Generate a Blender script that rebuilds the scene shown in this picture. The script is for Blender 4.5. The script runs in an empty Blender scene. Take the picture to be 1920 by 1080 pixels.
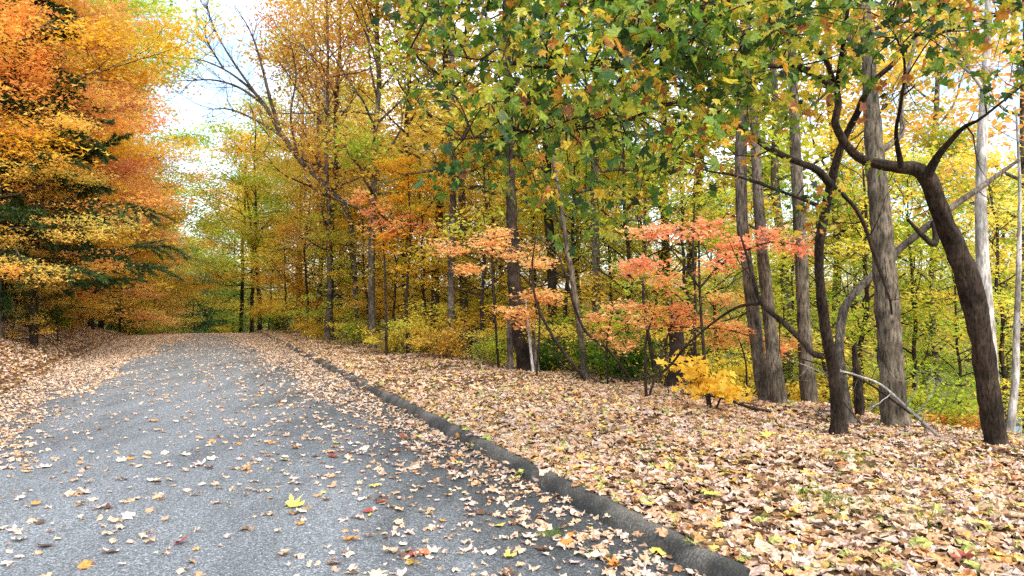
import bpy, math
import numpy as np
from mathutils import Vector, noise as mnoise

R = math.radians
scene = bpy.context.scene
col = scene.collection

# ------------------------------------------------------------------ camera, sky, sun, exposure
FPX, CX, CY, HZ, CAMZ = 1397.0, 960.0, 540.0, 560.0, 1.5      # photograph pixels (1920 wide)
cam_data = bpy.data.cameras.new('camera')
cam = bpy.data.objects.new('camera', cam_data)
col.objects.link(cam)
cam_data.sensor_width = 36.0
cam_data.lens = 36.0 * FPX / 1920.0
cam_data.clip_start = 0.05
cam_data.clip_end = 5000
PITCH = math.atan((HZ - CY) / FPX)
cam.location = (0, 0, CAMZ)
cam.rotation_euler = (math.pi / 2 + PITCH, 0, 0)
scene.camera = cam

SUN_EL, SUN_AZ = 46.0, 150.0            # azimuth clockwise from +Y: behind the camera, to the right
world = bpy.data.worlds.new('World')
scene.world = world
world.use_nodes = True
wn, wl = world.node_tree.nodes, world.node_tree.links
wn.clear()
w_out = wn.new('ShaderNodeOutputWorld')
w_bg = wn.new('ShaderNodeBackground')
w_bg.inputs['Strength'].default_value = 0.15
sky = wn.new('ShaderNodeTexSky')
sky.sky_type = 'NISHITA'
sky.sun_disc = False
sky.sun_elevation = R(SUN_EL)
sky.sun_rotation = R(SUN_AZ)
sky.air_density = 1.0
sky.dust_density = 2.0
w_tc = wn.new('ShaderNodeTexCoord')
w_noise = wn.new('ShaderNodeTexNoise')
w_noise.inputs['Scale'].default_value = 3.0
w_noise.inputs['Detail'].default_value = 7.0
w_noise.inputs['Roughness'].default_value = 0.6
w_ramp = wn.new('ShaderNodeValToRGB')
w_ramp.color_ramp.elements[0].position = 0.42
w_ramp.color_ramp.elements[1].position = 0.66
w_mix = wn.new('ShaderNodeMix')
w_mix.data_type = 'RGBA'
w_mix.inputs['B'].default_value = (5.2, 5.5, 5.8, 1)      # bright cloud, in the sky texture's own units
w_map = wn.new('ShaderNodeMapping')
w_map.inputs['Location'].default_value = (2.3, 0.7, 1.1)
wl.new(w_tc.outputs['Generated'], w_map.inputs['Vector'])
wl.new(w_map.outputs['Vector'], w_noise.inputs['Vector'])
wl.new(w_noise.outputs['Fac'], w_ramp.inputs['Fac'])
wl.new(w_ramp.outputs['Color'], w_mix.inputs['Factor'])
wl.new(sky.outputs['Color'], w_mix.inputs['A'])
wl.new(w_mix.outputs['Result'], w_bg.inputs['Color'])
wl.new(w_bg.outputs['Background'], w_out.inputs['Surface'])

sun_data = bpy.data.lights.new('sun', 'SUN')
sun_data.energy = 1.3
sun_data.angle = R(50)
sun_data.color = (1.0, 0.95, 0.87)
sun = bpy.data.objects.new('sun', sun_data)
col.objects.link(sun)
_sd = Vector((math.sin(R(SUN_AZ)) * math.cos(R(SUN_EL)), math.cos(R(SUN_AZ)) * math.cos(R(SUN_EL)), math.sin(R(SUN_EL))))
sun.rotation_euler = _sd.to_track_quat('Z', 'Y').to_euler()
sun.location = (0, -20, 40)

scene.view_settings.view_transform = 'Standard'
scene.view_settings.look = 'None'
scene.view_settings.exposure = 1.7
scene.view_settings.gamma = 1.0
scene.render.engine = 'CYCLES'
cy = scene.cycles
cy.max_bounces = 6
cy.diffuse_bounces = 4
cy.glossy_bounces = 2
cy.transmission_bounces = 5
cy.transparent_max_bounces = 4
cy.use_denoising = False
cy.use_adaptive_sampling = False

# ------------------------------------------------------------------ small helpers
rng = np.random.default_rng(11)

def at(px, py, Y):
    """photograph pixel at forward distance Y -> world point (camera pitched by PITCH)"""
    a, b = (px - CX) / FPX, (CY - py) / FPX
    cp, sp = math.cos(PITCH), math.sin(PITCH)
    # ray = forward + a*right + b*up
    fy, fz = cp - b * sp, sp + b * cp
    k = Y / fy
    return np.array((a * k, Y, CAMZ + fz * k))

def px2m(w, Y):
    return w * Y / FPX

def set_label(o, label=None, cat=None, group=None, kind=None):
    if label: o['label'] = label
    if cat: o['category'] = cat
    if group: o['group'] = group
    if kind: o['kind'] = kind
    return o

def make_mesh(name, V, F_loops, F_sizes, mat=None, attr=None, smooth=False):
    me = bpy.data.meshes.new(name)
    V = np.ascontiguousarray(V, dtype=np.float32)
    me.vertices.add(len(V)); me.vertices.foreach_set('co', V.ravel())
    me.loops.add(len(F_loops)); me.loops.foreach_set('vertex_index', np.ascontiguousarray(F_loops, dtype=np.int32))
    me.polygons.add(len(F_sizes))
    F_sizes = np.asarray(F_sizes, dtype=np.int32)
    starts = np.concatenate(([0], np.cumsum(F_sizes)[:-1])).astype(np.int32)
    me.polygons.foreach_set('loop_start', starts)
    me.polygons.foreach_set('loop_total', F_sizes)
    me.polygons.foreach_set('use_smooth', np.full(len(F_sizes), bool(smooth)))
    if attr is not None:
        a = me.attributes.new('leaf_v', 'FLOAT', 'POINT')
        a.data.foreach_set('value', np.ascontiguousarray(attr, dtype=np.float32))
    if mat: me.materials.append(mat)
    me.update(); me.validate()
    return me

def link(name, me, parent=None):
    o = bpy.data.objects.new(name, me)
    col.objects.link(o)
    if parent is not None: o.parent = parent
    return o

def empty(name, loc=(0, 0, 0), rz=0.0, sc=1.0):
    o = bpy.data.objects.new(name, None)
    col.objects.link(o)
    o.empty_display_size = 0.3
    o.location = loc; o.rotation_euler = (0, 0, rz); o.scale = (sc, sc, sc)
    return o

class Tubes:
    """tapered tubes gathered into one mesh"""
    def __init__(self): self.V, self.F, self.n = [], [], 0
    def add(self, P, rad, sides=6, rough=0.0, seed=0.0, jag=0.0):
        P = np.asarray(P, float); rad = np.asarray(rad, float); k = len(P)
        T = np.gradient(P, axis=0); T /= np.linalg.norm(T, axis=1, keepdims=True) + 1e-9
        u = np.cross(T[0], (0.31, 0.95, 0.12)); u /= np.linalg.norm(u) + 1e-9
        ang = np.linspace(0, 2 * np.pi, sides, endpoint=False)
        rings = []
        for i in range(k):
            u = u - T[i] * np.dot(u, T[i]); u /= np.linalg.norm(u) + 1e-9
            w = np.cross(T[i], u)
            r = np.full(sides, rad[i])
            if rough:
                for j in range(sides):
                    c, s = math.cos(ang[j]), math.sin(ang[j])
                    h = mnoise.noise(Vector((c * 2.4 + seed, s * 2.4, i * 0.16))) + 0.6 * mnoise.noise(Vector((c * 6 + seed, s * 6, i * 0.35)))
                    r[j] *= 1 + rough * h
            ring = P[i] + np.outer(np.cos(ang) * r, u) + np.outer(np.sin(ang) * r, w)
            if jag and i == k - 1:
                ring = ring + np.outer(rng.uniform(-jag, jag, sides), T[i])
            rings.append(ring)
        V = np.concatenate(rings + [P[-1:] + T[-1] * rad[-1] * (0.6 if not jag else -2.0)])
        i0 = np.arange(k - 1)[:, None] * sides; j = np.arange(sides)[None, :]; j1 = (j + 1) % sides
        Q = np.stack([i0 + j, i0 + j1, i0 + sides + j1, i0 + sides + j], -1).reshape(-1, 4) + self.n
        tip = self.n + k * sides; b = self.n + (k - 1) * sides
        C = np.stack([b + j[0], b + j1[0], np.full(sides, tip)], -1)
        self.V.append(V); self.F.append((Q, C)); self.n += len(V)
    def mesh(self, name, mat, smooth=True):
        Qs = np.concatenate([f[0] for f in self.F]); Cs = np.concatenate([f[1] for f in self.F])
        loops = np.concatenate([Qs.ravel(), Cs.ravel()])
        sizes = np.concatenate([np.full(len(Qs), 4), np.full(len(Cs), 3)])
        return make_mesh(name, np.concatenate(self.V), loops, sizes, mat, smooth=smooth)

def spline(P, n):
    """Catmull-Rom resampling of rows (x, y, z, r)"""
    P = np.asarray(P, float)
    E = np.concatenate([[2 * P[0] - P[1]], P, [2 * P[-1] - P[-2]]])
    L = np.concatenate(([0], np.cumsum(np.linalg.norm(np.diff(P[:, :3], axis=0), axis=1))))
    out = []
    for q in np.linspace(0, L[-1], n):
        i = min(np.searchsorted(L, q, side='right') - 1, len(P) - 2); i = max(i, 0)
        t = (q - L[i]) / (L[i + 1] - L[i] + 1e-9)
        p0, p1, p2, p3 = E[i], E[i + 1], E[i + 2], E[i + 3]
        out.append(0.5 * (2 * p1 + (p2 - p0) * t + (2 * p0 - 5 * p1 + 4 * p2 - p3) * t * t + (3 * p1 - p0 - 3 * p2 + p3) * t ** 3))
    out = np.array(out); out[:, 3] = np.maximum(out[:, 3], 0.0015)
    return out

# ------------------------------------------------------------------ leaf shapes
def polar(pts):
    return np.array([(r * math.sin(R(a)), r * math.cos(R(a)), 0) for a, r in pts])

def fan(outline):
    """centre + outline -> triangle fan"""
    V = np.concatenate([[[0, 0.05, 0]], outline]); n = len(outline)
    F = np.array([(0, i + 1, (i + 1) % n + 1) for i in range(n)])
    return V, F
_half = [(0, 1.0), (13, 0.66), (21, 0.62), (27, 0.5), (40, 0.76), (52, 0.98), (62, 0.72), (74, 0.5), (96, 0.66), (118, 0.6), (140, 0.36), (166, 0.26)]
_ml = _half + [(360 - a, r) for a, r in _half[:0:-1]]
MAPLE = fan(polar(_ml) * 0.62)                                             # five lobes
_h2 = [(0, 1.0), (24, 0.5), (50, 0.92), (76, 0.45), (108, 0.62), (150, 0.3)]
MAPLE_SMALL = fan(polar(_h2 + [(360 - a, r) for a, r in _h2[:0:-1]]) * 0.62)
_h3 = [(0, 1.0), (20, 0.72), (46, 0.95), (72, 0.66), (104, 0.78), (140, 0.5), (165, 0.38)]
GROUND_LEAF = fan(polar(_h3 + [(360 - a, r) for a, r in _h3[:0:-1]]) * 0.56)
KITE = (np.array([(0, -.5, 0), (-.34, -.05, .05), (0, .55, 0), (.34, -.05, .05)]), np.array([(0, 2, 1), (0, 3, 2)]))
STAR = (np.array([(0, -.3, 0), (-.5, -.12, .06), (-.14, .05, 0), (0, .58, -.05), (.14, .05, 0), (.5, -.12, .06)]),
        np.array([(0, 2, 1), (0, 4, 2), (2, 4, 3), (0, 5, 4)]))
NEEDLE = (np.array([(-.035, 0, 0), (.035, 0, 0), (0, 1, 0)]), np.array([(0, 1, 2)]))

def leaves(tmpl, pos, nrm, yaw, size, curl=None):
    """N leaves from one outline -> vertices, faces (triangles)"""
    TV, TF = tmpl
    N, k = len(pos), len(TV)
    nrm = nrm / (np.linalg.norm(nrm, axis=1, keepdims=True) + 1e-9)
    ref = np.where(np.abs(nrm[:, 2:3]) > 0.9, np.array([[0, 1.0, 0]]), np.array([[0, 0, 1.0]]))
    a = np.cross(ref, nrm); a /= np.linalg.norm(a, axis=1, keepdims=True) + 1e-9
    b = np.cross(nrm, a)
    c, s = np.cos(yaw)[:, None], np.sin(yaw)[:, None]
    u, v = a * c + b * s, b * c - a * s
    X, Y, Z = TV[:, 0], TV[:, 1], TV[:, 2]
    if curl is not None:
        Zc = Z[None, :] + curl[:, None] * (X * X * 1.2 + Y * Y)[None, :]
    else:
        Zc = np.repeat(Z[None, :], N, 0)
    V = pos[:, None, :] + size[:, None, None] * (X[None, :, None] * u[:, None, :] + Y[None, :, None] * v[:, None, :] + Zc[:, :, None] * nrm[:, None, :])
    F = (TF[None, :, :] + (np.arange(N) * k)[:, None, None]).reshape(-1, 3)
    return V.reshape(-1, 3), F, k

def leaf_mesh(name, tmpl, pos, nrm, yaw, size, val, mat, curl=None):
    V, F, k = leaves(tmpl, pos, nrm, yaw, size, curl)
    return make_mesh(name, V, F.ravel(), np.full(len(F), 3), mat, attr=np.repeat(val, k))

def rand_dir(n, tilt):
    """upward normals tilted by up to about `tilt` (1 = anything)"""
    g = rng.normal(size=(n, 3)) * tilt
    g[:, 2] = np.abs(g[:, 2]) * 0.5 + 1.0
    return g

# ------------------------------------------------------------------ materials
def new_mat(name):
    m = bpy.data.materials.new(name); m.use_nodes = True
    n, l = m.node_tree.nodes, m.node_tree.links
    n.clear()
    return m, n, l, n.new('ShaderNodeOutputMaterial')

def ramp_node(n, stops, interp='LINEAR'):
    r = n.new('ShaderNodeValToRGB'); cr = r.color_ramp; cr.interpolation = interp
    while len(cr.elements) < len(stops): cr.elements.new(0.5)
    for e, (p, c) in zip(cr.elements, stops):
        e.position = p; e.color = (c[0], c[1], c[2], 1)
    return r

def leaf_mat(name, stops, trans=0.6, rough=0.55, interp='LINEAR', spec=0.25, vary=0.12, blotch=0.0):
    m, n, l, out = new_mat(name)
    at_ = n.new('ShaderNodeAttribute'); at_.attribute_name = 'leaf_v'
    r = ramp_node(n, stops, interp)
    l.new(at_.outputs['Fac'], r.inputs['Fac'])
    oi = n.new('ShaderNodeObjectInfo')
    mr = n.new('ShaderNodeMapRange'); mr.inputs['To Min'].default_value = 0.5 - vary * 0.12; mr.inputs['To Max'].default_value = 0.5 + vary * 0.12
    l.new(oi.outputs['Random'], mr.inputs['Value'])
    hs = n.new('ShaderNodeHueSaturation'); l.new(mr.outputs['Result'], hs.inputs['Hue'])
    if blotch:
        tc = n.new('ShaderNodeTexCoord'); nz = n.new('ShaderNodeTexNoise'); nz.inputs['Scale'].default_value = 42; nz.inputs['Detail'].default_value = 4
        l.new(tc.outputs['Object'], nz.inputs['Vector'])
        rb = ramp_node(n, [(.36, (1 - blotch, 1 - blotch * 1.1, 1 - blotch * 1.2)), (.6, (1.06, 1.06, 1.06))]); l.new(nz.outputs['Fac'], rb.inputs['Fac'])
        mb = n.new('ShaderNodeMix'); mb.data_type = 'RGBA'; mb.blend_type = 'MULTIPLY'; mb.inputs['Factor'].default_value = 1
        l.new(r.outputs['Color'], mb.inputs['A']); l.new(rb.outputs['Color'], mb.inputs['B']); l.new(mb.outputs['Result'], hs.inputs['Color'])
    else:
        l.new(r.outputs['Color'], hs.inputs['Color'])
    p = n.new('ShaderNodeBsdfPrincipled')
    p.inputs['Roughness'].default_value = rough
    p.inputs['Specular IOR Level'].default_value = spec
    l.new(hs.outputs['Color'], p.inputs['Base Color'])
    if trans > 0:
        t = n.new('ShaderNodeBsdfTranslucent'); mx = n.new('ShaderNodeMixShader'); mx.inputs['Fac'].default_value = trans
        l.new(hs.outputs['Color'], t.inputs['Color'])
        l.new(p.outputs['BSDF'], mx.inputs[1]); l.new(t.outputs['BSDF'], mx.inputs[2]); l.new(mx.outputs['Shader'], out.inputs['Surface'])
    else:
        l.new(p.outputs['BSDF'], out.inputs['Surface'])
    return m

def bark_mat(name, dark, light, scale=9.0, bump=0.6):
    m, n, l, out = new_mat(name)
    tc = n.new('ShaderNodeTexCoord'); mp = n.new('ShaderNodeMapping'); mp.inputs['Scale'].default_value = (1, 1, 0.22)
    l.new(tc.outputs['Object'], mp.inputs['Vector'])
    n1 = n.new('ShaderNodeTexNoise'); n1.inputs['Scale'].default_value = scale * 4.2; n1.inputs['Detail'].default_value = 7; n1.inputs['Roughness'].default_value = 0.65
    l.new(mp.outputs['Vector'], n1.inputs['Vector'])
    n2 = n.new('ShaderNodeTexNoise'); n2.inputs['Scale'].default_value = 3.2; n2.inputs['Detail'].default_value = 4
    l.new(tc.outputs['Object'], n2.inputs['Vector'])
    r = ramp_node(n, [(0.36, dark), (0.62, light)])
    l.new(n1.outputs['Fac'], r.inputs['Fac'])
    r2 = ramp_node(n, [(0.38, (0.5, 0.5, 0.47)), (0.62, (1.25, 1.24, 1.2))])
    l.new(n2.outputs['Fac'], r2.inputs['Fac'])
    mx = n.new('ShaderNodeMix'); mx.data_type = 'RGBA'; mx.blend_type = 'MULTIPLY'; mx.inputs['Factor'].default_value = 1
    l.new(r.outputs['Color'], mx.inputs['A']); l.new(r2.outputs['Color'], mx.inputs['B'])
    p = n.new('ShaderNodeBsdfPrincipled'); p.inputs['Roughness'].default_value = 0.9; p.inputs['Specular IOR Level'].default_value = 0.15
    b = n.new('ShaderNodeBump'); b.inputs['Strength'].default_value = bump; b.inputs['Distance'].default_value = 0.03
    l.new(n1.outputs['Fac'], b.inputs['Height']); l.new(b.outputs['Normal'], p.inputs['Normal'])
    l.new(mx.outputs['Result'], p.inputs['Base Color']); l.new(p.outputs['BSDF'], out.inputs['Surface'])
    return m

BARK_GREY = bark_mat('bark_grey', (0.03, 0.024, 0.017), (0.185, 0.15, 0.11))
BARK_DARK = bark_mat('bark_dark', (0.010, 0.007, 0.005), (0.062, 0.043, 0.030), 12)
BARK_PALE = bark_mat('bark_pale', (0.2, 0.18, 0.16), (0.55, 0.51, 0.47), 8, 0.3)
BARK_MID = bark_mat('bark_brown', (0.03, 0.024, 0.019), (0.17, 0.138, 0.11))

Lf = {}
Lf['orange'] = leaf_mat('leaf_orange', [(0, (.66, .22, .08)), (.22, (.86, .38, .10)), (.45, (.92, .56, .11)), (.7, (.93, .68, .14)), (1, (.70, .68, .17))])
Lf['redorange'] = leaf_mat('leaf_red_orange', [(0, (.66, .20, .11)), (.35, (.88, .38, .16)), (.65, (.93, .56, .18)), (1, (.92, .72, .18))])
Lf['pinkred'] = leaf_mat('leaf_pink_red', [(0, (.72, .20, .09)), (.4, (.92, .36, .17)), (.75, (.94, .50, .25)), (1, (.92, .62, .22))])
Lf['gold'] = leaf_mat('leaf_gold', [(0, (.55, .28, .03)), (.4, (.86, .50, .04)), (.75, (.92, .66, .07)), (1, (.75, .68, .10))])
Lf['yellow'] = leaf_mat('leaf_yellow', [(0, (.55, .42, .04)), (.4, (.82, .66, .07)), (.8, (.92, .80, .16)), (1, (.55, .62, .09))])
Lf['peach'] = leaf_mat('leaf_peach', [(0, (.78, .32, .12)), (.45, (.92, .50, .20)), (.8, (.94, .62, .28)), (1, (.92, .70, .20))])
Lf['lemon'] = leaf_mat('leaf_lemon', [(0, (.72, .46, .04)), (.5, (.92, .68, .07)), (1, (.94, .78, .14))])
Lf['ygreen'] = leaf_mat('leaf_yellow_green', [(0, (.20, .30, .03)), (.35, (.42, .54, .05)), (.7, (.66, .68, .09)), (1, (.85, .70, .10))])
Lf['green'] = leaf_mat('leaf_green', [(0, (.04, .10, .015)), (.4, (.10, .22, .025)), (.75, (.22, .36, .04)), (1, (.42, .45, .05))])
Lf['rust'] = leaf_mat('leaf_rust', [(0, (.28, .10, .035)), (.4, (.60, .26, .07)), (.75, (.80, .42, .09)), (1, (.88, .60, .13))])
Lf['ochre'] = leaf_mat('leaf_ochre', [(0, (.42, .26, .05)), (.35, (.74, .50, .08)), (.7, (.90, .70, .11)), (1, (.70, .68, .13))])
Lf['maple'] = leaf_mat('leaf_maple_turning', [(0, (.03, .07, .018)), (.2, (.075, .16, .022)), (.38, (.17, .29, .03)), (.54, (.34, .42, .04)), (.68, (.58, .52, .05)), (.82, (.80, .55, .05)), (.94, (.75, .32, .04)), (1, (.38, .13, .04))], trans=0.5, spec=0.4, rough=0.42, blotch=.4)
Lf['pine'] = leaf_mat('needle_green', [(0, (.016, .032, .008)), (.5, (.038, .066, .014)), (1, (.085, .115, .025))], trans=0.15)
Lf['dgreen'] = leaf_mat('leaf_dark_green', [(0, (.015, .045, .015)), (.5, (.04, .10, .03)), (1, (.12, .2, .04))], trans=0.3)
LITTER = leaf_mat('fallen_leaf_mixed', [(0, (.12, .06, .028)), (.12, (.28, .145, .065)), (.24, (.44, .255, .125)), (.36, (.56, .36, .21)), (.48, (.63, .45, .29)), (.60, (.69, .55, .40)), (.70, (.66, .52, .43)), (.79, (.56, .37, .29)), (.86, (.72, .36, .12)), (.92, (.78, .56, .15)), (.97, (.46, .13, .07)), (1, (.42, .44, .12))], trans=0.12, rough=0.6, vary=0, blotch=.45)

# ------------------------------------------------------------------ lie of the land
RA = R(22.8); CA_, SA_ = math.cos(RA), math.sin(RA)
ROAD_L, ROAD_R, CURB_W = -2.9, 2.57, 0.2
def st(x, y): return -x * SA_ + y * CA_, x * CA_ + y * SA_
def xy(s, t): return -s * SA_ + t * CA_, s * CA_ + t * SA_
def bend(s): return -0.02 * np.clip(s - 37, 0, 30) ** 2 - 0.9 * np.clip(s - 67, 0, None)
def crest(s): return -np.clip(0.0075 * np.clip(s - 33, 0, 40) ** 2, 0, 3.0)
def edge(s): return np.interp(s, [-10, 0, 8, 13, 20, 30, 40, 46, 55, 70], [8.2, 8.0, 7.7, 6.9, 6.0, 5.2, 4.6, 6.0, 40, 400])

def ground_z(x, y, under_road=True):
    x = np.asarray(x, float); y = np.asarray(y, float)
    s, t = st(x, y); u = t - bend(s)
    z = crest(s)
    rip = 0.03 * np.sin(1.7 * x + 0.6 * y) + 0.025 * np.sin(2.3 * y - 1.1 * x + 1.3) + 0.02 * np.sin(4.1 * x + 1) * np.sin(3.7 * y)
    # right verge and the slope down to the lake
    e = edge(s); d = np.clip(u - e, 0, None)
    right = 0.07 + 0.06 * np.clip((u - 2.8) / 2, 0, 1) - 0.30 * (d - 0.6 * (1 - np.exp(-d / 0.6))) + rip * np.clip((u - 2.8) / 1.0, 0, 1)
    right = right - 0.036 * np.clip(u - 3.6, 0, 5)
    right = np.where(u > e, np.maximum(right, -11), right)
    right = right + np.interp(u, [400, 520, 700, 1200], [0, 13, 22, 30])
    # left bank
    k = np.interp(s, [-10, 20, 30, 40, 60], [1.0, 1.0, 0.8, 0.45, 0.6])
    left = np.interp(-u, [2.9, 3.2, 5.2, 8, 14, 30, 80, 300], [0.0, 0.14, 0.88, 1.35, 2.2, 4.0, 7, 11]) * k + rip * np.clip((-u - 2.9) / 1.5, 0, 1) * 1.4
    base = np.where(u > ROAD_R + 0.1, right, np.where(u < ROAD_L, left, -0.05 if under_road else 0.0))
    return z + base

# ------------------------------------------------------------------ ground sheet
def steps(fine_lo, fine_hi, df, lo, hi):
    a = list(np.arange(fine_lo, fine_hi, df)); d = df
    q = a[-1]
    while q < hi: d *= 1.18; q += d; a.append(q)
    q, d = a[0], df; pre = []
    while q > lo: d *= 1.18; q -= d; pre.append(q)
    return np.array(pre[::-1] + a)

def sheet(name, S, T, zf, mat):
    SS, TT = np.meshgrid(S, T, indexing='ij')
    X, Y = xy(SS, TT)
    V = np.stack([X, Y, zf(X, Y, SS, TT)], -1).reshape(-1, 3)
    ns, nt = len(S), len(T)
    i = np.arange(ns - 1)[:, None] * nt + np.arange(nt - 1)[None, :]
    Q = np.stack([i, i + nt, i + nt + 1, i + 1], -1).reshape(-1, 4)
    return make_mesh(name, V, Q.ravel(), np.full(len(Q), 4), mat, smooth=True)

def soil_material():
    m, n, l, out = new_mat('leaf_litter_soil')
    tc = n.new('ShaderNodeTexCoord')
    v = n.new('ShaderNodeTexVoronoi'); v.inputs['Scale'].default_value = 15; v.inputs['Randomness'].default_value = 1
    nz = n.new('ShaderNodeTexNoise'); nz.inputs['Scale'].default_value = 20; nz.inputs['Detail'].default_value = 5
    va = n.new('ShaderNodeVectorMath'); va.operation = 'MULTIPLY_ADD'; va.inputs[1].default_value = (.06, .06, .06)
    l.new(tc.outputs['Object'], nz.inputs['Vector']); l.new(nz.outputs['Color'], va.inputs[0]); l.new(tc.outputs['Object'], va.inputs[2])
    l.new(va.outputs['Vector'], v.inputs['Vector'])
    sx = n.new('ShaderNodeSeparateColor'); l.new(v.outputs['Color'], sx.inputs['Color'])
    r = ramp_node(n, [(0, (.03, .018, .01)), (.3, (.08, .042, .022)), (.6, (.16, .09, .05)), (.85, (.28, .17, .10)), (1, (.3, .18, .05))])
    l.new(sx.outputs['Red'], r.inputs['Fac'])
    big = n.new('ShaderNodeTexNoise'); big.inputs['Scale'].default_value = 0.8; big.inputs['Detail'].default_value = 6
    l.new(tc.outputs['Object'], big.inputs['Vector'])
    rb = ramp_node(n, [(.44, (0, 0, 0)), (.66, (1, 1, 1))]); l.new(big.outputs['Fac'], rb.inputs['Fac'])
    mx = n.new('ShaderNodeMix'); mx.data_type = 'RGBA'; mx.inputs['B'].default_value = (.05, .045, .018, 1)
    mf = n.new('ShaderNodeMath'); mf.operation = 'MULTIPLY'; mf.inputs[1].default_value = 0.55
    l.new(rb.outputs['Color'], mf.inputs[0]); l.new(mf.outputs['Value'], mx.inputs['Factor']); l.new(r.outputs['Color'], mx.inputs['A'])
    p = n.new('ShaderNodeBsdfPrincipled'); p.inputs['Roughness'].default_value = 0.95; p.inputs['Specular IOR Level'].default_value = 0.1
    b = n.new('ShaderNodeBump'); b.inputs['Strength'].default_value = 0.8; b.inputs['Distance'].default_value = 0.03
    l.new(v.outputs['Distance'], b.inputs['Height']); l.new(b.outputs['Normal'], p.inputs['Normal'])
    fa = n.new('ShaderNodeAttribute'); fa.attribute_name = 'leaf_v'
    mz = n.new('ShaderNodeMix'); mz.data_type = 'RGBA'; mz.inputs['B'].default_value = (.055, .06, .022, 1)
    l.new(fa.outputs['Fac'], mz.inputs['Factor']); l.new(mx.outputs['Result'], mz.inputs['A'])
    l.new(mz.outputs['Result'], p.inputs['Base Color']); l.new(p.outputs['BSDF'], out.inputs['Surface'])
    return m
SOIL = soil_material()
S = steps(-5, 42, 0.3, -60, 1500)
T = np.unique(np.round(np.concatenate([steps(-10, 14, 0.25, -500, 1500), [ROAD_L, ROAD_R + 0.1, ROAD_R + 0.12]]), 4))
g = link('ground', sheet('ground', S, T, lambda X, Y, s, t: ground_z(X, Y), SOIL)); set_label(g, kind='structure')
_gs, _gt = np.meshgrid(S, T, indexing='ij')              # away from the roadside the floor is green-brown undergrowth, not leaf litter
_a = g.data.attributes.new('leaf_v', 'FLOAT', 'POINT'); _a.data.foreach_set('value', np.clip(np.maximum(np.maximum((_gt - 12) / 10, (-_gt - 11) / 8), (_gs - 50) / 8), 0, 1).astype(np.float32).ravel())

def water_material():
    m, n, l, out = new_mat('lake_water')
    p = n.new('ShaderNodeBsdfPrincipled'); p.inputs['Base Color'].default_value = (.03, .05, .055, 1); p.inputs['Roughness'].default_value = 0.12
    tc = n.new('ShaderNodeTexCoord'); nz = n.new('ShaderNodeTexNoise'); nz.inputs['Scale'].default_value = 0.7; nz.inputs['Detail'].default_value = 4
    b = n.new('ShaderNodeBump'); b.inputs['Strength'].default_value = 0.15
    l.new(tc.outputs['Object'], nz.inputs['Vector']); l.new(nz.outputs['Fac'], b.inputs['Height']); l.new(b.outputs['Normal'], p.inputs['Normal'])
    l.new(p.outputs['BSDF'], out.inputs['Surface'])
    return m
w = link('water', sheet('water', np.linspace(-500, 1400, 20), np.linspace(30, 900, 12), lambda X, Y, s, t: np.full(X.shape, -8.5), water_material())); set_label(w, kind='structure')

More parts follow.
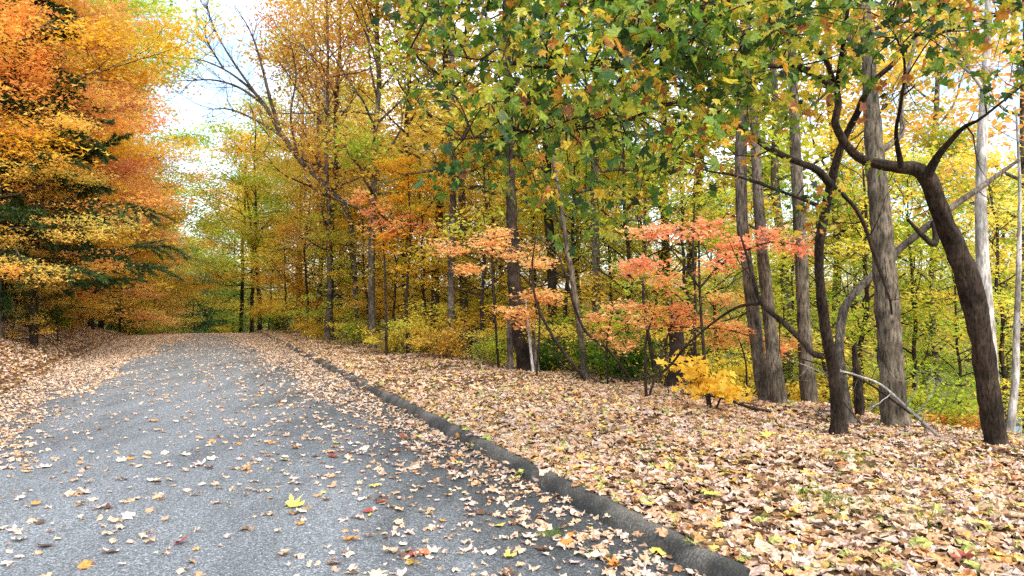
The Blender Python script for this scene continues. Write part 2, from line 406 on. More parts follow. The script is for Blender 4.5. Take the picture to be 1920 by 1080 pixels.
# ------------------------------------------------------------------ road and curb
def asphalt_material():
    m, n, l, out = new_mat('worn_asphalt')
    tc = n.new('ShaderNodeTexCoord')
    f = n.new('ShaderNodeTexVoronoi'); f.inputs['Scale'].default_value = 125
    l.new(tc.outputs['Object'], f.inputs['Vector'])
    sx = n.new('ShaderNodeSeparateColor'); l.new(f.outputs['Color'], sx.inputs['Color'])
    r = ramp_node(n, [(0, (.07, .077, .081)), (.3, (.128, .139, .146)), (.7, (.2, .217, .226)), (.93, (.30, .315, .32)), (1, (.5, .51, .51))])
    l.new(sx.outputs['Red'], r.inputs['Fac'])
    g1 = n.new('ShaderNodeTexNoise'); g1.inputs['Scale'].default_value = 38; g1.inputs['Detail'].default_value = 4
    l.new(tc.outputs['Object'], g1.inputs['Vector'])
    r1 = ramp_node(n, [(.3, (.74, .74, .74)), (.7, (1.22, 1.22, 1.22))]); l.new(g1.outputs['Fac'], r1.inputs['Fac'])
    mp = n.new('ShaderNodeMapping'); mp.inputs['Rotation'].default_value = (0, 0, -RA); mp.inputs['Scale'].default_value = (1.1, 0.22, 1)
    l.new(tc.outputs['Object'], mp.inputs['Vector'])
    g2 = n.new('ShaderNodeTexNoise'); g2.inputs['Scale'].default_value = 1.5; g2.inputs['Detail'].default_value = 6; g2.inputs['Roughness'].default_value = 0.6
    l.new(mp.outputs['Vector'], g2.inputs['Vector'])
    r2 = ramp_node(n, [(.3, (.64, .65, .66)), (.72, (1.08, 1.09, 1.10))]); l.new(g2.outputs['Fac'], r2.inputs['Fac'])
    m1 = n.new('ShaderNodeMix'); m1.data_type = 'RGBA'; m1.blend_type = 'MULTIPLY'; m1.inputs['Factor'].default_value = 1
    m2 = n.new('ShaderNodeMix'); m2.data_type = 'RGBA'; m2.blend_type = 'MULTIPLY'; m2.inputs['Factor'].default_value = 1
    l.new(r.outputs['Color'], m1.inputs['A']); l.new(r1.outputs['Color'], m1.inputs['B'])
    l.new(m1.outputs['Result'], m2.inputs['A']); l.new(r2.outputs['Color'], m2.inputs['B'])
    # damp, soiled bands along both edges (attribute 'leaf_v' carries the distance from the edge)
    ed = n.new('ShaderNodeAttribute'); ed.attribute_name = 'leaf_v'
    ad = n.new('ShaderNodeMath'); ad.operation = 'ADD'; l.new(ed.outputs['Fac'], ad.inputs[0])
    ns = n.new('ShaderNodeMath'); ns.operation = 'MULTIPLY_ADD'; ns.inputs[1].default_value = 1.6; ns.inputs[2].default_value = -0.8
    l.new(g2.outputs['Fac'], ns.inputs[0]); l.new(ns.outputs['Value'], ad.inputs[1])
    r3 = ramp_node(n, [(0.05, (.36, .36, .35)), (0.95, (1.06, 1.06, 1.06))]); l.new(ad.outputs['Value'], r3.inputs['Fac'])
    m3 = n.new('ShaderNodeMix'); m3.data_type = 'RGBA'; m3.blend_type = 'MULTIPLY'; m3.inputs['Factor'].default_value = 1
    l.new(m2.outputs['Result'], m3.inputs['A']); l.new(r3.outputs['Color'], m3.inputs['B'])
    p = n.new('ShaderNodeBsdfPrincipled'); p.inputs['Roughness'].default_value = 0.75; p.inputs['Specular IOR Level'].default_value = 0.35
    b = n.new('ShaderNodeBump'); b.inputs['Strength'].default_value = 0.7; b.inputs['Distance'].default_value = 0.008
    l.new(sx.outputs['Red'], b.inputs['Height']); l.new(b.outputs['Normal'], p.inputs['Normal'])
    l.new(m3.outputs['Result'], p.inputs['Base Color']); l.new(p.outputs['BSDF'], out.inputs['Surface'])
    return m
def road_z(s, u): return crest(s) + 0.015 * np.cos((u + 0.16) * 1.1) - 0.012
RS = np.arange(-6, 75, 0.4); RT = np.linspace(ROAD_L - 0.05, ROAD_R + 0.02, 23)
SS, TT = np.meshgrid(RS, RT, indexing='ij')
X, Y = xy(SS, TT + bend(SS))
V = np.stack([X, Y, road_z(SS, TT)], -1).reshape(-1, 3)
i = np.arange(len(RS) - 1)[:, None] * len(RT) + np.arange(len(RT) - 1)[None, :]
Q = np.stack([i, i + len(RT), i + len(RT) + 1, i + 1], -1).reshape(-1, 4)
wear = np.clip(np.minimum((TT + 2.4) / 0.9, (2.5 - TT) / 2.0), 0, 1).reshape(-1)
road = link('road', make_mesh('road', V, Q.ravel(), np.full(len(Q), 4), asphalt_material(), attr=wear, smooth=True)); set_label(road, kind='structure')

def curb_material():
    m, n, l, out = new_mat('weathered_concrete')
    tc = n.new('ShaderNodeTexCoord')
    a = n.new('ShaderNodeTexNoise'); a.inputs['Scale'].default_value = 60; a.inputs['Detail'].default_value = 5; a.inputs['Roughness'].default_value = 0.7
    b_ = n.new('ShaderNodeTexNoise'); b_.inputs['Scale'].default_value = 3; b_.inputs['Detail'].default_value = 6
    l.new(tc.outputs['Object'], a.inputs['Vector']); l.new(tc.outputs['Object'], b_.inputs['Vector'])
    r = ramp_node(n, [(.3, (.026, .025, .022)), (.54, (.088, .083, .073)), (.74, (.24, .225, .2))]); l.new(a.outputs['Fac'], r.inputs['Fac'])
    r2 = ramp_node(n, [(.38, (.42, .43, .40)), (.62, (1.35, 1.31, 1.22))]); l.new(b_.outputs['Fac'], r2.inputs['Fac'])
    mx = n.new('ShaderNodeMix'); mx.data_type = 'RGBA'; mx.blend_type = 'MULTIPLY'; mx.inputs['Factor'].default_value = 1
    l.new(r.outputs['Color'], mx.inputs['A']); l.new(r2.outputs['Color'], mx.inputs['B'])
    p = n.new('ShaderNodeBsdfPrincipled'); p.inputs['Roughness'].default_value = 0.85
    bp = n.new('ShaderNodeBump'); bp.inputs['Strength'].default_value = 0.7; bp.inputs['Distance'].default_value = 0.01
    l.new(a.outputs['Fac'], bp.inputs['Height']); l.new(bp.outputs['Normal'], p.inputs['Normal'])
    l.new(mx.outputs['Result'], p.inputs['Base Color']); l.new(p.outputs['BSDF'], out.inputs['Surface'])
    return m
prof = np.array([(-0.02, -0.06), (-0.01, 0.02), (0.012, 0.058), (0.03, 0.078), (0.055, 0.086), (0.085, 0.087), (0.115, 0.08), (0.13, 0.05), (0.135, -0.06)])
CS = np.arange(-4, 60, 0.07)
V = []
for q in CS:
    wob = 0.012 * mnoise.noise(Vector((q * 0.9, 3.1, 0))) + 0.01 * mnoise.noise(Vector((q * 4, 1.1, 0)))
    hw = 1 + 0.08 * mnoise.noise(Vector((q * 1.7, 9.3, 0)))
    for (a, b) in prof:
        x, y = xy(q, ROAD_R + a + wob + float(bend(q)))
        V.append((x, y, float(crest(q)) + b * hw + 0.009 * mnoise.noise(Vector((q * 7, a * 40, 5)))))
kp = len(prof)
i = np.arange(len(CS) - 1)[:, None] * kp + np.arange(kp - 1)[None, :]
Q = np.stack([i, i + kp, i + kp + 1, i + 1], -1).reshape(-1, 4)
curb = link('curb', make_mesh('curb', np.array(V), Q.ravel(), np.full(len(Q), 4), curb_material(), smooth=True)); set_label(curb, kind='structure')

# ------------------------------------------------------------------ fallen leaves
def in_view(x, y, margin=0.25):
    return (y > 1.6) & (np.abs(x) < y * (960 / FPX + margin) + 1.2)

def scatter(name, region, dens, tmpl, size, mat, tilt, lift, val=None, zf=None):
    """region = (s0, s1, u0, u1); dens(s, u) leaves per square metre"""
    s0, s1, u0, u1 = region
    dmax = dens.max_ if hasattr(dens, 'max_') else 400
    N = int((s1 - s0) * (u1 - u0) * dmax)
    s = rng.uniform(s0, s1, N); u = rng.uniform(u0, u1, N)
    x, y = xy(s, u + bend(s))
    keep = in_view(x, y) & (rng.uniform(0, dmax, N) < dens(s, u))
    s, u, x, y = s[keep], u[keep], x[keep], y[keep]; n = len(s)
    z = zf(s, u, x, y) + rng.uniform(0.004, lift, n)
    nr = rand_dir(n, tilt)
    sz = rng.uniform(size[0], size[1], n)
    v = rng.uniform(0, 1, n) if val is None else val(s, u, n)
    me = leaf_mesh(name, tmpl, np.stack([x, y, z], -1), nr, rng.uniform(0, 6.28, n), sz, v, mat, rng.uniform(-0.3, 0.45, n))
    k = len(tmpl[0]); co = np.empty(n * k * 3, np.float32); me.vertices.foreach_get('co', co); co = co.reshape(n, k, 3)
    co += rng.normal(0, 1, (n, k, 3)) * (sz * .085)[:, None, None]
    co[:, :, :2] = co[:, :1, :2] + (co[:, :, :2] - co[:, :1, :2]) * rng.uniform(.62, 1.1, (n, 1, 1))
    me.vertices.foreach_set('co', co.ravel()); me.update()
    return me, n

def patch(s, u, f, ph):
    return 0.5 + 0.5 * np.sin(f * s + ph) * np.sin(f * 1.3 * u + 0.7 * s + ph * 2)

gz = lambda s, u, x, y: ground_z(x, y)
def d_near(s, u): return np.where(u > edge(s) + 1.5, 60, 700.0) * (0.45 + 0.55 * patch(s, u, 1.9, 0.4))
d_near.max_ = 700
def d_far(s, u): return np.full(len(s), 300.0) * (0.6 + 0.4 * patch(s, u, 1.1, 1.4))
d_far.max_ = 300
def d_left(s, u): return np.where((u > -3.12) & (u < -3.0), 60.0, 330.0) * (0.6 + 0.4 * patch(s, u, 1.3, 2.4))
d_left.max_ = 330
def v_litter(s, u, n): return np.clip(rng.uniform(.02, .88, n) ** 0.66 * (rng.uniform(0, 1, n) > .04) + rng.uniform(.84, .95, n) * (rng.uniform(0, 1, n) < .04) + (rng.uniform(0, 1, n) < 0.10) * rng.uniform(0, 0.5, n), 0, 1)
me, n1 = scatter('leaf_litter', (-1, 10.5, 2.66, 9.5), d_near, GROUND_LEAF, (0.05, 0.14), LITTER, 0.19, 0.03, v_litter, gz)
o = link('leaf_litter', me); set_label(o, 'pale tan and pink leaf litter covering the near verge beside the curb', 'leaf litter', kind='stuff')
me, n2 = scatter('leaf_litter', (10.5, 46, 2.7, 9), d_far, STAR, (0.08, 0.13), LITTER, 0.22, 0.03, v_litter, gz)
o = link('leaf_litter', me); set_label(o, 'brown leaf litter on the far verge up to the treeline', 'leaf litter', kind='stuff')
me, n3 = scatter('leaf_litter', (4, 50, -13, -2.9), d_left, STAR, (0.07, 0.13), LITTER, 0.24, 0.03, lambda s, u, n: np.clip(v_litter(s, u, n) * 0.93, 0, 1), gz)
o = link('leaf_litter', me); set_label(o, 'reddish brown leaf litter on the bank left of the road', 'leaf litter', kind='stuff')

rz_ = lambda s, u, x, y: road_z(s, u)
def d_road(s, u):
    wob = 0.18 * np.sin(0.9 * s) + 0.12 * np.sin(2.3 * s + 1)
    le = np.interp(s, [0, 12, 22, 34], [-1.85, -1.78, -1.35, -.25]) + wob
    lft = np.where(u < le, np.interp(s, [12, 20], [190, 270]), 0) + 45 * np.exp(-np.clip(u - le, 0, None) / 0.25)
    re = np.interp(s, [0, 6, 10, 20, 34], [2.3, 2.1, 1.75, 1.55, 1.25]) + wob * .6
    rgt = np.where(u > re, 150, 0) + 45 * np.exp(-np.clip(re - u, 0, None) / 0.4) + 48 * np.clip((u + 0.2) / 1.6, 0, 1) * np.interp(s, [3, 9, 25], [1, 0.6, 0.35])
    return 14 + 16 * patch(s, u, 1.5, 0.3) + lft + rgt + np.interp(s, [24, 40], [0, 110])
d_road.max_ = 330
near_s = 7.2
me, n4 = scatter('scattered_leaves', (1, 48, ROAD_L, ROAD_R), d_road, GROUND_LEAF, (0.02, 0.10), LITTER, 0.22, 0.02, lambda s, u, n: np.where(rng.uniform(size=n) < .14, rng.uniform(0, 1, n), np.clip(rng.normal(.58, .14, n), .05, .82)), rz_)
o = link('scattered_leaves', me); set_label(o, 'small pale leaves and leaf scraps strewn over the grey asphalt', 'leaf litter', kind='stuff')
def d_curb(s, u): return np.interp(s, [0, 8, 14, 26], [36, 48, 80, 170]) * (.3 + .7 * patch(s, u, 1.7, 2.0))
d_curb.max_ = 170
me, n5 = scatter('leaf_litter', (1, 40, 2.5, 2.74), d_curb, GROUND_LEAF, (0.05, 0.12), LITTER, 0.3, 0.02, v_litter, lambda s, u, x, y: crest(s) + np.interp(u, [2.5, 2.56, 2.6, 2.74], [0.015, .03, .088, .088]))
o = link('leaf_litter', me); set_label(o, 'fallen leaves caught on and against the dark curb', 'leaf litter', kind='stuff')
print('LITTER', n1, n2, n3, n4)

# leaves that stand out one by one
def solid_leaf_mat(name, c):
    m, n, l, out = new_mat(name)
    tc = n.new('ShaderNodeTexCoord'); nz = n.new('ShaderNodeTexNoise'); nz.inputs['Scale'].default_value = 9; nz.inputs['Detail'].default_value = 4
    l.new(tc.outputs['Object'], nz.inputs['Vector'])
    r = ramp_node(n, [(.3, tuple(q * 0.62 for q in c)), (.65, c)]); l.new(nz.outputs['Fac'], r.inputs['Fac'])
    p = n.new('ShaderNodeBsdfPrincipled'); p.inputs['Roughness'].default_value = 0.55
    l.new(r.outputs['Color'], p.inputs['Base Color']); l.new(p.outputs['BSDF'], out.inputs['Surface'])
    return m
LC = {'pale pink': (.72, .50, .42), 'cream': (.78, .66, .48), 'tan': (.56, .34, .18), 'orange': (.68, .26, .05), 'red': (.34, .06, .04),
      'yellow': (.78, .60, .10), 'dark brown': (.12, .06, .035), 'lime green': (.46, .52, .08)}
LM = {k: solid_leaf_mat('fallen_leaf_' + k.replace(' ', '_'), c) for k, c in LC.items()}
leaf_protos = []
for q in range(6):
    V, F, k = leaves(MAPLE if q < 3 else GROUND_LEAF, np.zeros((1, 3)), np.array([[0, 0, 1.0]]), np.zeros(1), np.ones(1), np.array([rng.uniform(0.1, 0.9)]))
    V = V + rng.normal(0, 0.045, V.shape); V[:, 2] -= V[:, 2].min()
    tv = len(V)      # the petiole
    V = np.concatenate([V, [(-.012, -.1, .05), (.012, -.1, .05), (.008, -.55, .1), (-.008, -.55, .1)]])
    loops = np.concatenate([F.ravel(), [tv, tv + 1, tv + 2, tv + 3]]); sizes = np.concatenate([np.full(len(F), 3), [4]])
    leaf_protos.append(make_mesh('fallen_leaf', V, loops, sizes, LM['tan']))
def fallen(px, py, colour, size, label, group, on='road', tilt=0.15):
    Yd = CAMZ * FPX / max(py - HZ, 5)
    for _ in range(4):
        p = at(px, py, Yd); s_, t_ = st(p[0], p[1])
        zz = float(road_z(s_, t_)) if on == 'road' else float(ground_z(p[0], p[1])) + 0.03
        Yd *= (CAMZ - zz) / max(CAMZ - p[2], 0.05)
    p = at(px, py, Yd)
    o = bpy.data.objects.new('fallen_leaf', leaf_protos[int(rng.integers(6))]); col.objects.link(o)
    o.location = (p[0], p[1], zz + 0.012)
    o.rotation_euler = (rng.normal(0, tilt), rng.normal(0, tilt), rng.uniform(0, 6.28)); o.scale = (size,) * 3
    o.material_slots[0].link = 'OBJECT'; o.material_slots[0].material = LM[colour]
    set_label(o, label, 'leaf', group)
    return o
GL = 'single leaves on the road and verge'
for (px, py, c, sz, lab, on) in [
    (690, 1020-60+0, 'red', .085, 'dark red maple leaf curled on the asphalt among pale leaves', 'road'),
    (337, 1020, 'red', .10, 'crimson maple leaf lying on bare grey asphalt at bottom left', 'road'),
    (622, 858, 'red', .13, 'rusty red upright leaf standing on the asphalt mid road', 'road'),
    (548, 952, 'yellow', .15, 'large pale yellow maple leaf lying flat in middle of road', 'road'),
    (660, 1014, 'orange', .11, 'bright orange leaf on asphalt at the bottom of the road', 'road'),
    (715, 943, 'red', .09, 'maroon leaf lying on speckled asphalt right of the yellow leaf', 'road'),
    (392, 880, 'dark brown', .09, 'small dark brown leaf alone on the road centre', 'road'),
    (205, 954, 'dark brown', .10, 'dark brown curled leaf on asphalt at lower left', 'road'),
    (80, 1027, 'dark brown', .10, 'dark brown leaf on bare asphalt by the left picture edge', 'road'),
    (68, 948, 'orange', .08, 'small orange brown leaf on asphalt at far left', 'road'),
    (1326, 930, 'lime green', .17, 'bright lime green leaf lying on the pale verge litter', 'verge'),
    (1220, 948, 'yellow', .12, 'yellow green leaf on verge litter just right of the curb', 'verge'),
    (1235, 1040, 'yellow', .14, 'pale yellow leaf resting against the foot of the curb', 'road'),
    (1260, 1048, 'cream', .11, 'cream leaf standing on edge beside the curb', 'road'),
    (1110, 1046, 'cream', .14, 'large cream maple leaf on dark asphalt near the curb', 'road'),
    (1160, 1066, 'orange', .12, 'orange brown leaf on dark asphalt left of the curb foot', 'road'),
    (1060, 1018, 'orange', .12, 'orange maple leaf on asphalt amid pale leaves by curb', 'road'),
    (1075, 965, 'pale pink', .12, 'pink leaf with curled lobes on dark gutter asphalt', 'road'),
    (1440, 820, 'yellow', .13, 'yellow leaf lying on verge below the twin grey trunks', 'verge'),
    (1800, 1048, 'red', .14, 'bright red maple leaf on the verge at lower right', 'verge'),
    (1835, 985, 'yellow', .13, 'golden yellow leaf on litter near the right picture edge', 'verge'),
    (1860, 880, 'orange', .15, 'orange brown leaf on litter below the bent trunk', 'verge'),
    (940, 988, 'yellow', .10, 'small golden leaf on the speckled asphalt mid right', 'road'),
    (985, 1010, 'cream', .10, 'small cream leaf on the asphalt left of the gutter', 'road'),
    (290, 790, 'orange', .13, 'faded orange leaf lying in the middle of the left lane', 'road')]:
    fallen(px, py, c, sz, lab, GL, on)
cnt = 0
names = ['pale pink', 'cream', 'tan', 'orange', 'dark brown', 'yellow', 'red']
while cnt < 235:
    s_ = rng.uniform(1.5, 9.0); u_ = rng.uniform(-3, 2.5) if rng.uniform() < 0.35 else 2.55 - rng.exponential(1.0)
    if u_ < -2.8: continue
    x, y = xy(s_, u_)
    if y < 2.75 or abs(x) > y * 0.70: continue
    c = names[int(rng.choice(7, p=[.37, .31, .13, .07, .06, .04, .02]))]
    o = bpy.data.objects.new('fallen_leaf', leaf_protos[int(rng.integers(6))]); col.objects.link(o)
    o.location = (x, y, float(road_z(s_, u_)) + 0.008)
    o.rotation_euler = (rng.normal(0, .14), rng.normal(0, .14), rng.uniform(0, 6.28)); o.scale = (rng.uniform(.045, .12),) * 3
    o.material_slots[0].link = 'OBJECT'; o.material_slots[0].material = LM[c]
    set_label(o, {'pale pink': 'pale pinkish leaf lying flat on the near asphalt', 'cream': 'cream coloured leaf lying on the near asphalt', 'tan': 'tan leaf lying on the near asphalt',
                  'orange': 'orange fallen leaf lying on the near asphalt', 'dark brown': 'dark brown leaf scrap lying on the near asphalt', 'yellow': 'yellow fallen leaf lying on the near asphalt',
                  'red': 'dull red fallen leaf lying on the near asphalt'}[c], 'leaf', 'leaves lying on the near asphalt')
    cnt += 1

# grass tufts showing through the litter
def grass_patch(spots):
    P, Nn, Sz, Vv = [], [], [], []
    for (px, py, rad, n) in spots:
        Yd = CAMZ * FPX / (py - HZ); p = at(px, py, Yd * 0.94)
        q = p[:2] + rng.normal(0, rad, (n, 2)) * (1.0, 0.7)
        z = ground_z(q[:, 0], q[:, 1])
        P.append(np.column_stack([q, z])); Nn.append(n)
    P = np.concatenate(P); n = len(P)
    d = rng.normal(0, 0.45, (n, 3)); d[:, 2] = 1
    d /= np.linalg.norm(d, axis=1, keepdims=True)
    side = np.cross(d, rng.normal(size=(n, 3))); 
    V, F, k = leaves(NEEDLE, P, side, np.zeros(n), np.ones(n))
    # orient blades along d by hand
    side /= np.linalg.norm(side, axis=1, keepdims=True)
    L = rng.uniform(.04, .10, n)
    V = np.stack([P - side * .004, P + side * .004, P + d * L[:, None]], 1).reshape(-1, 3)
    return make_mesh('grass', V, F.ravel(), np.full(len(F), 3), Lf['green'], attr=np.repeat(rng.uniform(.3, 1, n), 3))
go = link('grass', grass_patch([(1590, 868, .13, 260), (1555, 938, .13, 220), (1030, 968, .05, 90), (1720, 990, .12, 90), (920, 745, .2, 140), (1110, 1000, .05, 40), (1620, 960, .1, 90)]))
set_label(go, 'short green grass showing through the verge leaf litter', 'grass', kind='stuff')

# ------------------------------------------------------------------ tree growing
def unit(v): return v / (np.linalg.norm(v) + 1e-9)

def limb_path(p0, d, L, k, bendup, wob):
    P = [p0]; d = unit(np.array(d, float))
    for i in range(k):
        d = unit(d + np.array((0, 0, bendup)) / k + rng.normal(0, wob, 3))
        P.append(P[-1] + d * L / k)
    return np.array(P)

def leaf_cluster(centers, n, rc, flat, tilt, size, spread_v, tmpl, mat, name='crown', droop=0.0):
    centers = np.asarray(centers); M = len(centers)
    sd = rng.uniform(0, 99)
    cv = np.array([mnoise.noise(Vector((c[0] * .45 + sd, c[1] * .45, c[2] * .6))) for c in centers])
    cv = np.clip(.5 + cv * 1.0 + rng.normal(0, .16, M), 0, 1)
    clump = np.array([mnoise.noise(Vector((c[0] * .6 - sd, c[1] * .6, c[2] * .75))) for c in centers])
    cnts = np.where(clump < -.10, max(1, n // 9), (n * rng.uniform(.8, 1.7, M)).astype(int)).astype(int)
    idx = np.repeat(np.arange(M), cnts); N = len(idx)
    off = rng.normal(0, 1, (N, 3)) * (rc, rc, rc * flat)
    pos = centers[idx] + off
    pos[:, 2] -= droop * (off[:, 0] ** 2 + off[:, 1] ** 2) / max(rc, .01)
    nr = rand_dir(N, tilt)
    v = np.clip(cv[idx] * (1 - spread_v) + rng.uniform(0, 1, N) * spread_v, 0, 1)
    return leaf_mesh(name, tmpl, pos, nr, rng.uniform(0, 6.28, N), rng.uniform(size[0], size[1], N), v, mat, rng.uniform(-.5, .6, N))

def grow_tree(H, r0, base, spread, nl, shape, el=(5, 55), bendup=0.3, wob=0.14, lean=0.02, n_sec=5, cl_per=3, n_leaf=10, rc=0.3, flat=0.35,
              tilt=0.5, size=(.08, .13), tmpl=KITE, leafy=1.0, sides=8, spread_v=.45, sec_r=True):
    """returns (trunk mesh with its limbs, crown mesh)"""
    tb = Tubes()
    nT = 14
    hs = np.linspace(0, H, nT)
    tx = np.cumsum(rng.normal(0, lean * H / nT * 2.2, nT)); ty = np.cumsum(rng.normal(0, lean * H / nT * 2.2, nT))
    tx -= tx[0]; ty -= ty[0]
    tr = r0 * (1 - hs / H) ** 0.75 + 0.012
    tr[0] *= 1.35
    P = np.stack([tx, ty, hs], -1)
    P4 = spline(np.column_stack([P, tr]), 40)
    P4[0, 2] = -0.4
    tb.add(P4[:, :3], P4[:, 3], sides, rough=0.13, seed=rng.uniform(0, 50))
    cents = []
    for i in range(nl):
        f = (i + rng.uniform(0, 1)) / nl
        h = base + (H - base) * f * 0.97
        p0 = np.array([np.interp(h, hs, tx), np.interp(h, hs, ty), h])
        L = spread * shape(f) * rng.uniform(.7, 1.15)
        az = i * 2.399 + rng.uniform(-.5, .5); e = R(np.interp(f, [0, 1], el) + rng.uniform(-12, 12))
        d = (math.cos(az) * math.cos(e), math.sin(az) * math.cos(e), math.sin(e))
        path = limb_path(p0, d, L, 7, bendup, wob)
        rl = min(np.interp(h, hs, tr) * 0.5, 0.012 + 0.016 * L)
        tb.add(path, np.linspace(rl, 0.006, len(path)), 5)
        ns = max(2, int(n_sec * (0.5 + L / spread * .7)))
        for j in range(ns):
            q = 0.25 + 0.75 * (j + rng.uniform(0, 1)) / ns
            ii = min(int(q * 7), 6); fr = q * 7 - ii
            pp = path[ii] * (1 - fr) + path[ii + 1] * fr
            dd = unit(path[ii + 1] - path[ii])
            a2 = rng.choice([-1, 1]) * R(rng.uniform(25, 75))
            d2 = np.array((dd[0] * math.cos(a2) - dd[1] * math.sin(a2), dd[0] * math.sin(a2) + dd[1] * math.cos(a2), dd[2] + rng.normal(0, .25)))
            L2 = (0.5 * L * (1.1 - .6 * q) + .25) * rng.uniform(.6, 1.1)
            sp = limb_path(pp, d2, L2, 4, bendup * .5, wob * 1.3)
            if sec_r: tb.add(sp, np.linspace(max(rl * .4 * (1 - .5 * q), .006), .003, 5), 3)
            for k in range(cl_per):
                if rng.uniform() > leafy: continue
                w = 1 - k / cl_per * .85
                w = w * 4; i3 = min(int(w), 3)
                c = sp[i3] * (1 - (w - i3)) + sp[i3 + 1] * (w - i3)
                cents.append(c + rng.normal(0, .12, 3))
        if rng.uniform() < leafy: cents.append(path[-1])
    trunk = tb.mesh('trunk', BARK_GREY)
    crown = leaf_cluster(cents, n_leaf, rc, flat, tilt, size, spread_v, tmpl, Lf['gold']) if cents else None
    return trunk, crown

def grow_conifer(H, r0, base, spread, nb):
    tb = Tubes()
    hs = np.linspace(-.4, H, 20); P = np.stack([rng.normal(0, .03, 20), rng.normal(0, .03, 20), hs], -1)
    tb.add(P, r0 * (1 - np.clip(hs, 0, H) / H) ** .8 + .015, 9, rough=.1, seed=3)
    pos, dirs = [], []
    for i in range(nb):
        f = (i + rng.uniform(0, 1)) / nb; h = base + (H - base) * f
        L = spread * (1 - f * .85) * rng.uniform(.55, 1.15); az = i * 2.4 + rng.uniform(-.6, .6); e = R(rng.uniform(-12, 18))
        d = (math.cos(az) * math.cos(e), math.sin(az) * math.cos(e), math.sin(e))
        path = limb_path(np.array((0, 0, h)), d, L, 8, -0.15, .06)
        tb.add(path, np.linspace(.03, .005, 9), 4)
        for j in range(16):
            q = .18 + .82 * rng.uniform(); ii = min(int(q * 8), 7); pp = path[ii] + (path[ii + 1] - path[ii]) * (q * 8 - ii)
            dd = unit(path[ii + 1] - path[ii]); a2 = rng.choice([-1, 1]) * R(rng.uniform(25, 65))
            d2 = np.array((dd[0] * math.cos(a2) - dd[1] * math.sin(a2), dd[0] * math.sin(a2) + dd[1] * math.cos(a2), dd[2] - .1))
            sp = limb_path(pp, d2, .22 * L + .25, 3, -.35, .1)
            tb.add(sp, [.006, .005, .004, .003], 3)
            for k in range(150):
                w = rng.uniform(0, 3); i3 = min(int(w), 2)
                pos.append(sp[i3] + (sp[i3 + 1] - sp[i3]) * (w - i3)); dirs.append(unit(unit(sp[i3 + 1] - sp[i3]) + rng.normal(0, .55, 3)))
    pos, dirs = np.array(pos), np.array(dirs); n = len(pos)
    side = np.cross(dirs, rng.normal(size=(n, 3))); side /= np.linalg.norm(side, axis=1, keepdims=True)
    L = rng.uniform(.08, .17, n)[:, None]; wd = .014
    V = np.stack([pos - side * wd, pos + side * wd, pos + dirs * L + side * wd * .4, pos + dirs * L - side * wd * .4], 1).reshape(-1, 3)
    Q = (np.arange(n)[:, None] * 4 + np.arange(4)[None, :])
    crown = make_mesh('crown', V, Q.ravel(), np.full(n, 4), Lf['pine'], attr=np.repeat(rng.uniform(0, 1, n), 4))
    return tb.mesh('trunk', BARK_DARK), crown

dome = lambda f: math.sqrt(max(0.05, 1 - (2 * f - .75) ** 2 / 1.7))
wide = lambda f: max(.25, 1.0 - .75 * f)
PROTO = {}
# tall forest trees with high loose crowns
PROTO['tall'] = [grow_tree(17, .115, 4.5, 3.8, 24, dome, el=(10, 60), n_sec=6, cl_per=3, n_leaf=30, rc=.42, flat=.5, tilt=.8, size=(.10, .20), leafy=.85) for _ in range(3)]
# roadside maples, leafy right down
PROTO['maple'] = [grow_tree(13, .15, 1.0, 5.2, 40, dome, el=(-8, 62), bendup=.12, n_sec=7, cl_per=4, n_leaf=32, rc=.42, flat=.24, size=(.10, .20), tmpl=STAR, spread_v=.4) for _ in range(3)]
PROTO['roadside'] = [grow_tree(13, .13, 2.6, 5.0, 36, dome, el=(-6, 62), bendup=.12, n_sec=7, cl_per=4, n_leaf=46, rc=.42, flat=.22, size=(.11, .18), tmpl=STAR, spread_v=.35) for _ in range(3)]
# understorey
PROTO['young'] = [grow_tree(6.5, .055, .7, 2.1, 20, dome, el=(5, 60), bendup=.1, n_sec=4, cl_per=3, n_leaf=22, rc=.27, flat=.28, size=(.08, .16), tmpl=STAR, sides=6, lean=.05) for _ in range(4)]
PROTO['rusty'] = [grow_tree(15, .095, 3.0, 3.6, 34, dome, el=(5, 55), bendup=.25, wob=.22, n_sec=6, cl_per=3, n_leaf=30, rc=.36, flat=.7, tilt=.9, size=(.06, .10), leafy=.85)]
PROTO['bare'] = [grow_tree(13, .13, 3.0, 3.4, 24, dome, el=(20, 60), bendup=.5, wob=.22, n_sec=7, cl_per=1, n_leaf=3, rc=.15, leafy=.3)]
PROTO['conifer'] = [grow_conifer(10.5, .10, 1.5, 4.0, 64)]

def grow_shrub(n_stem, H, spread, n_leaf):
    tb = Tubes(); c = []
    for _ in range(n_stem):
        az = rng.uniform(0, 6.28); e = R(rng.uniform(40, 85))
        path = limb_path(np.array((rng.normal(0, .12), rng.normal(0, .12), -.05)), (math.cos(az) * math.cos(e), math.sin(az) * math.cos(e), math.sin(e)), H * rng.uniform(.6, 1.1), 6, -.1, .12)
        tb.add(path, np.linspace(.012, .003, 7), 4)
        for q in range(5):
            i = rng.integers(2, 7); sp = limb_path(path[i], rng.normal(size=3) * (1, 1, .4), spread * rng.uniform(.3, .8), 3, 0, .2)
            tb.add(sp, [.005, .004, .003, .002], 3); c += [sp[2], sp[3]]
    return tb.mesh('stem', BARK_MID), leaf_cluster(c, n_leaf, .13, .5, .7, (.05, .095), .5, KITE, Lf['yellow'], 'foliage')
PROTO['shrub'] = [grow_shrub(11, 1.3, .6, 20) for _ in range(3)]

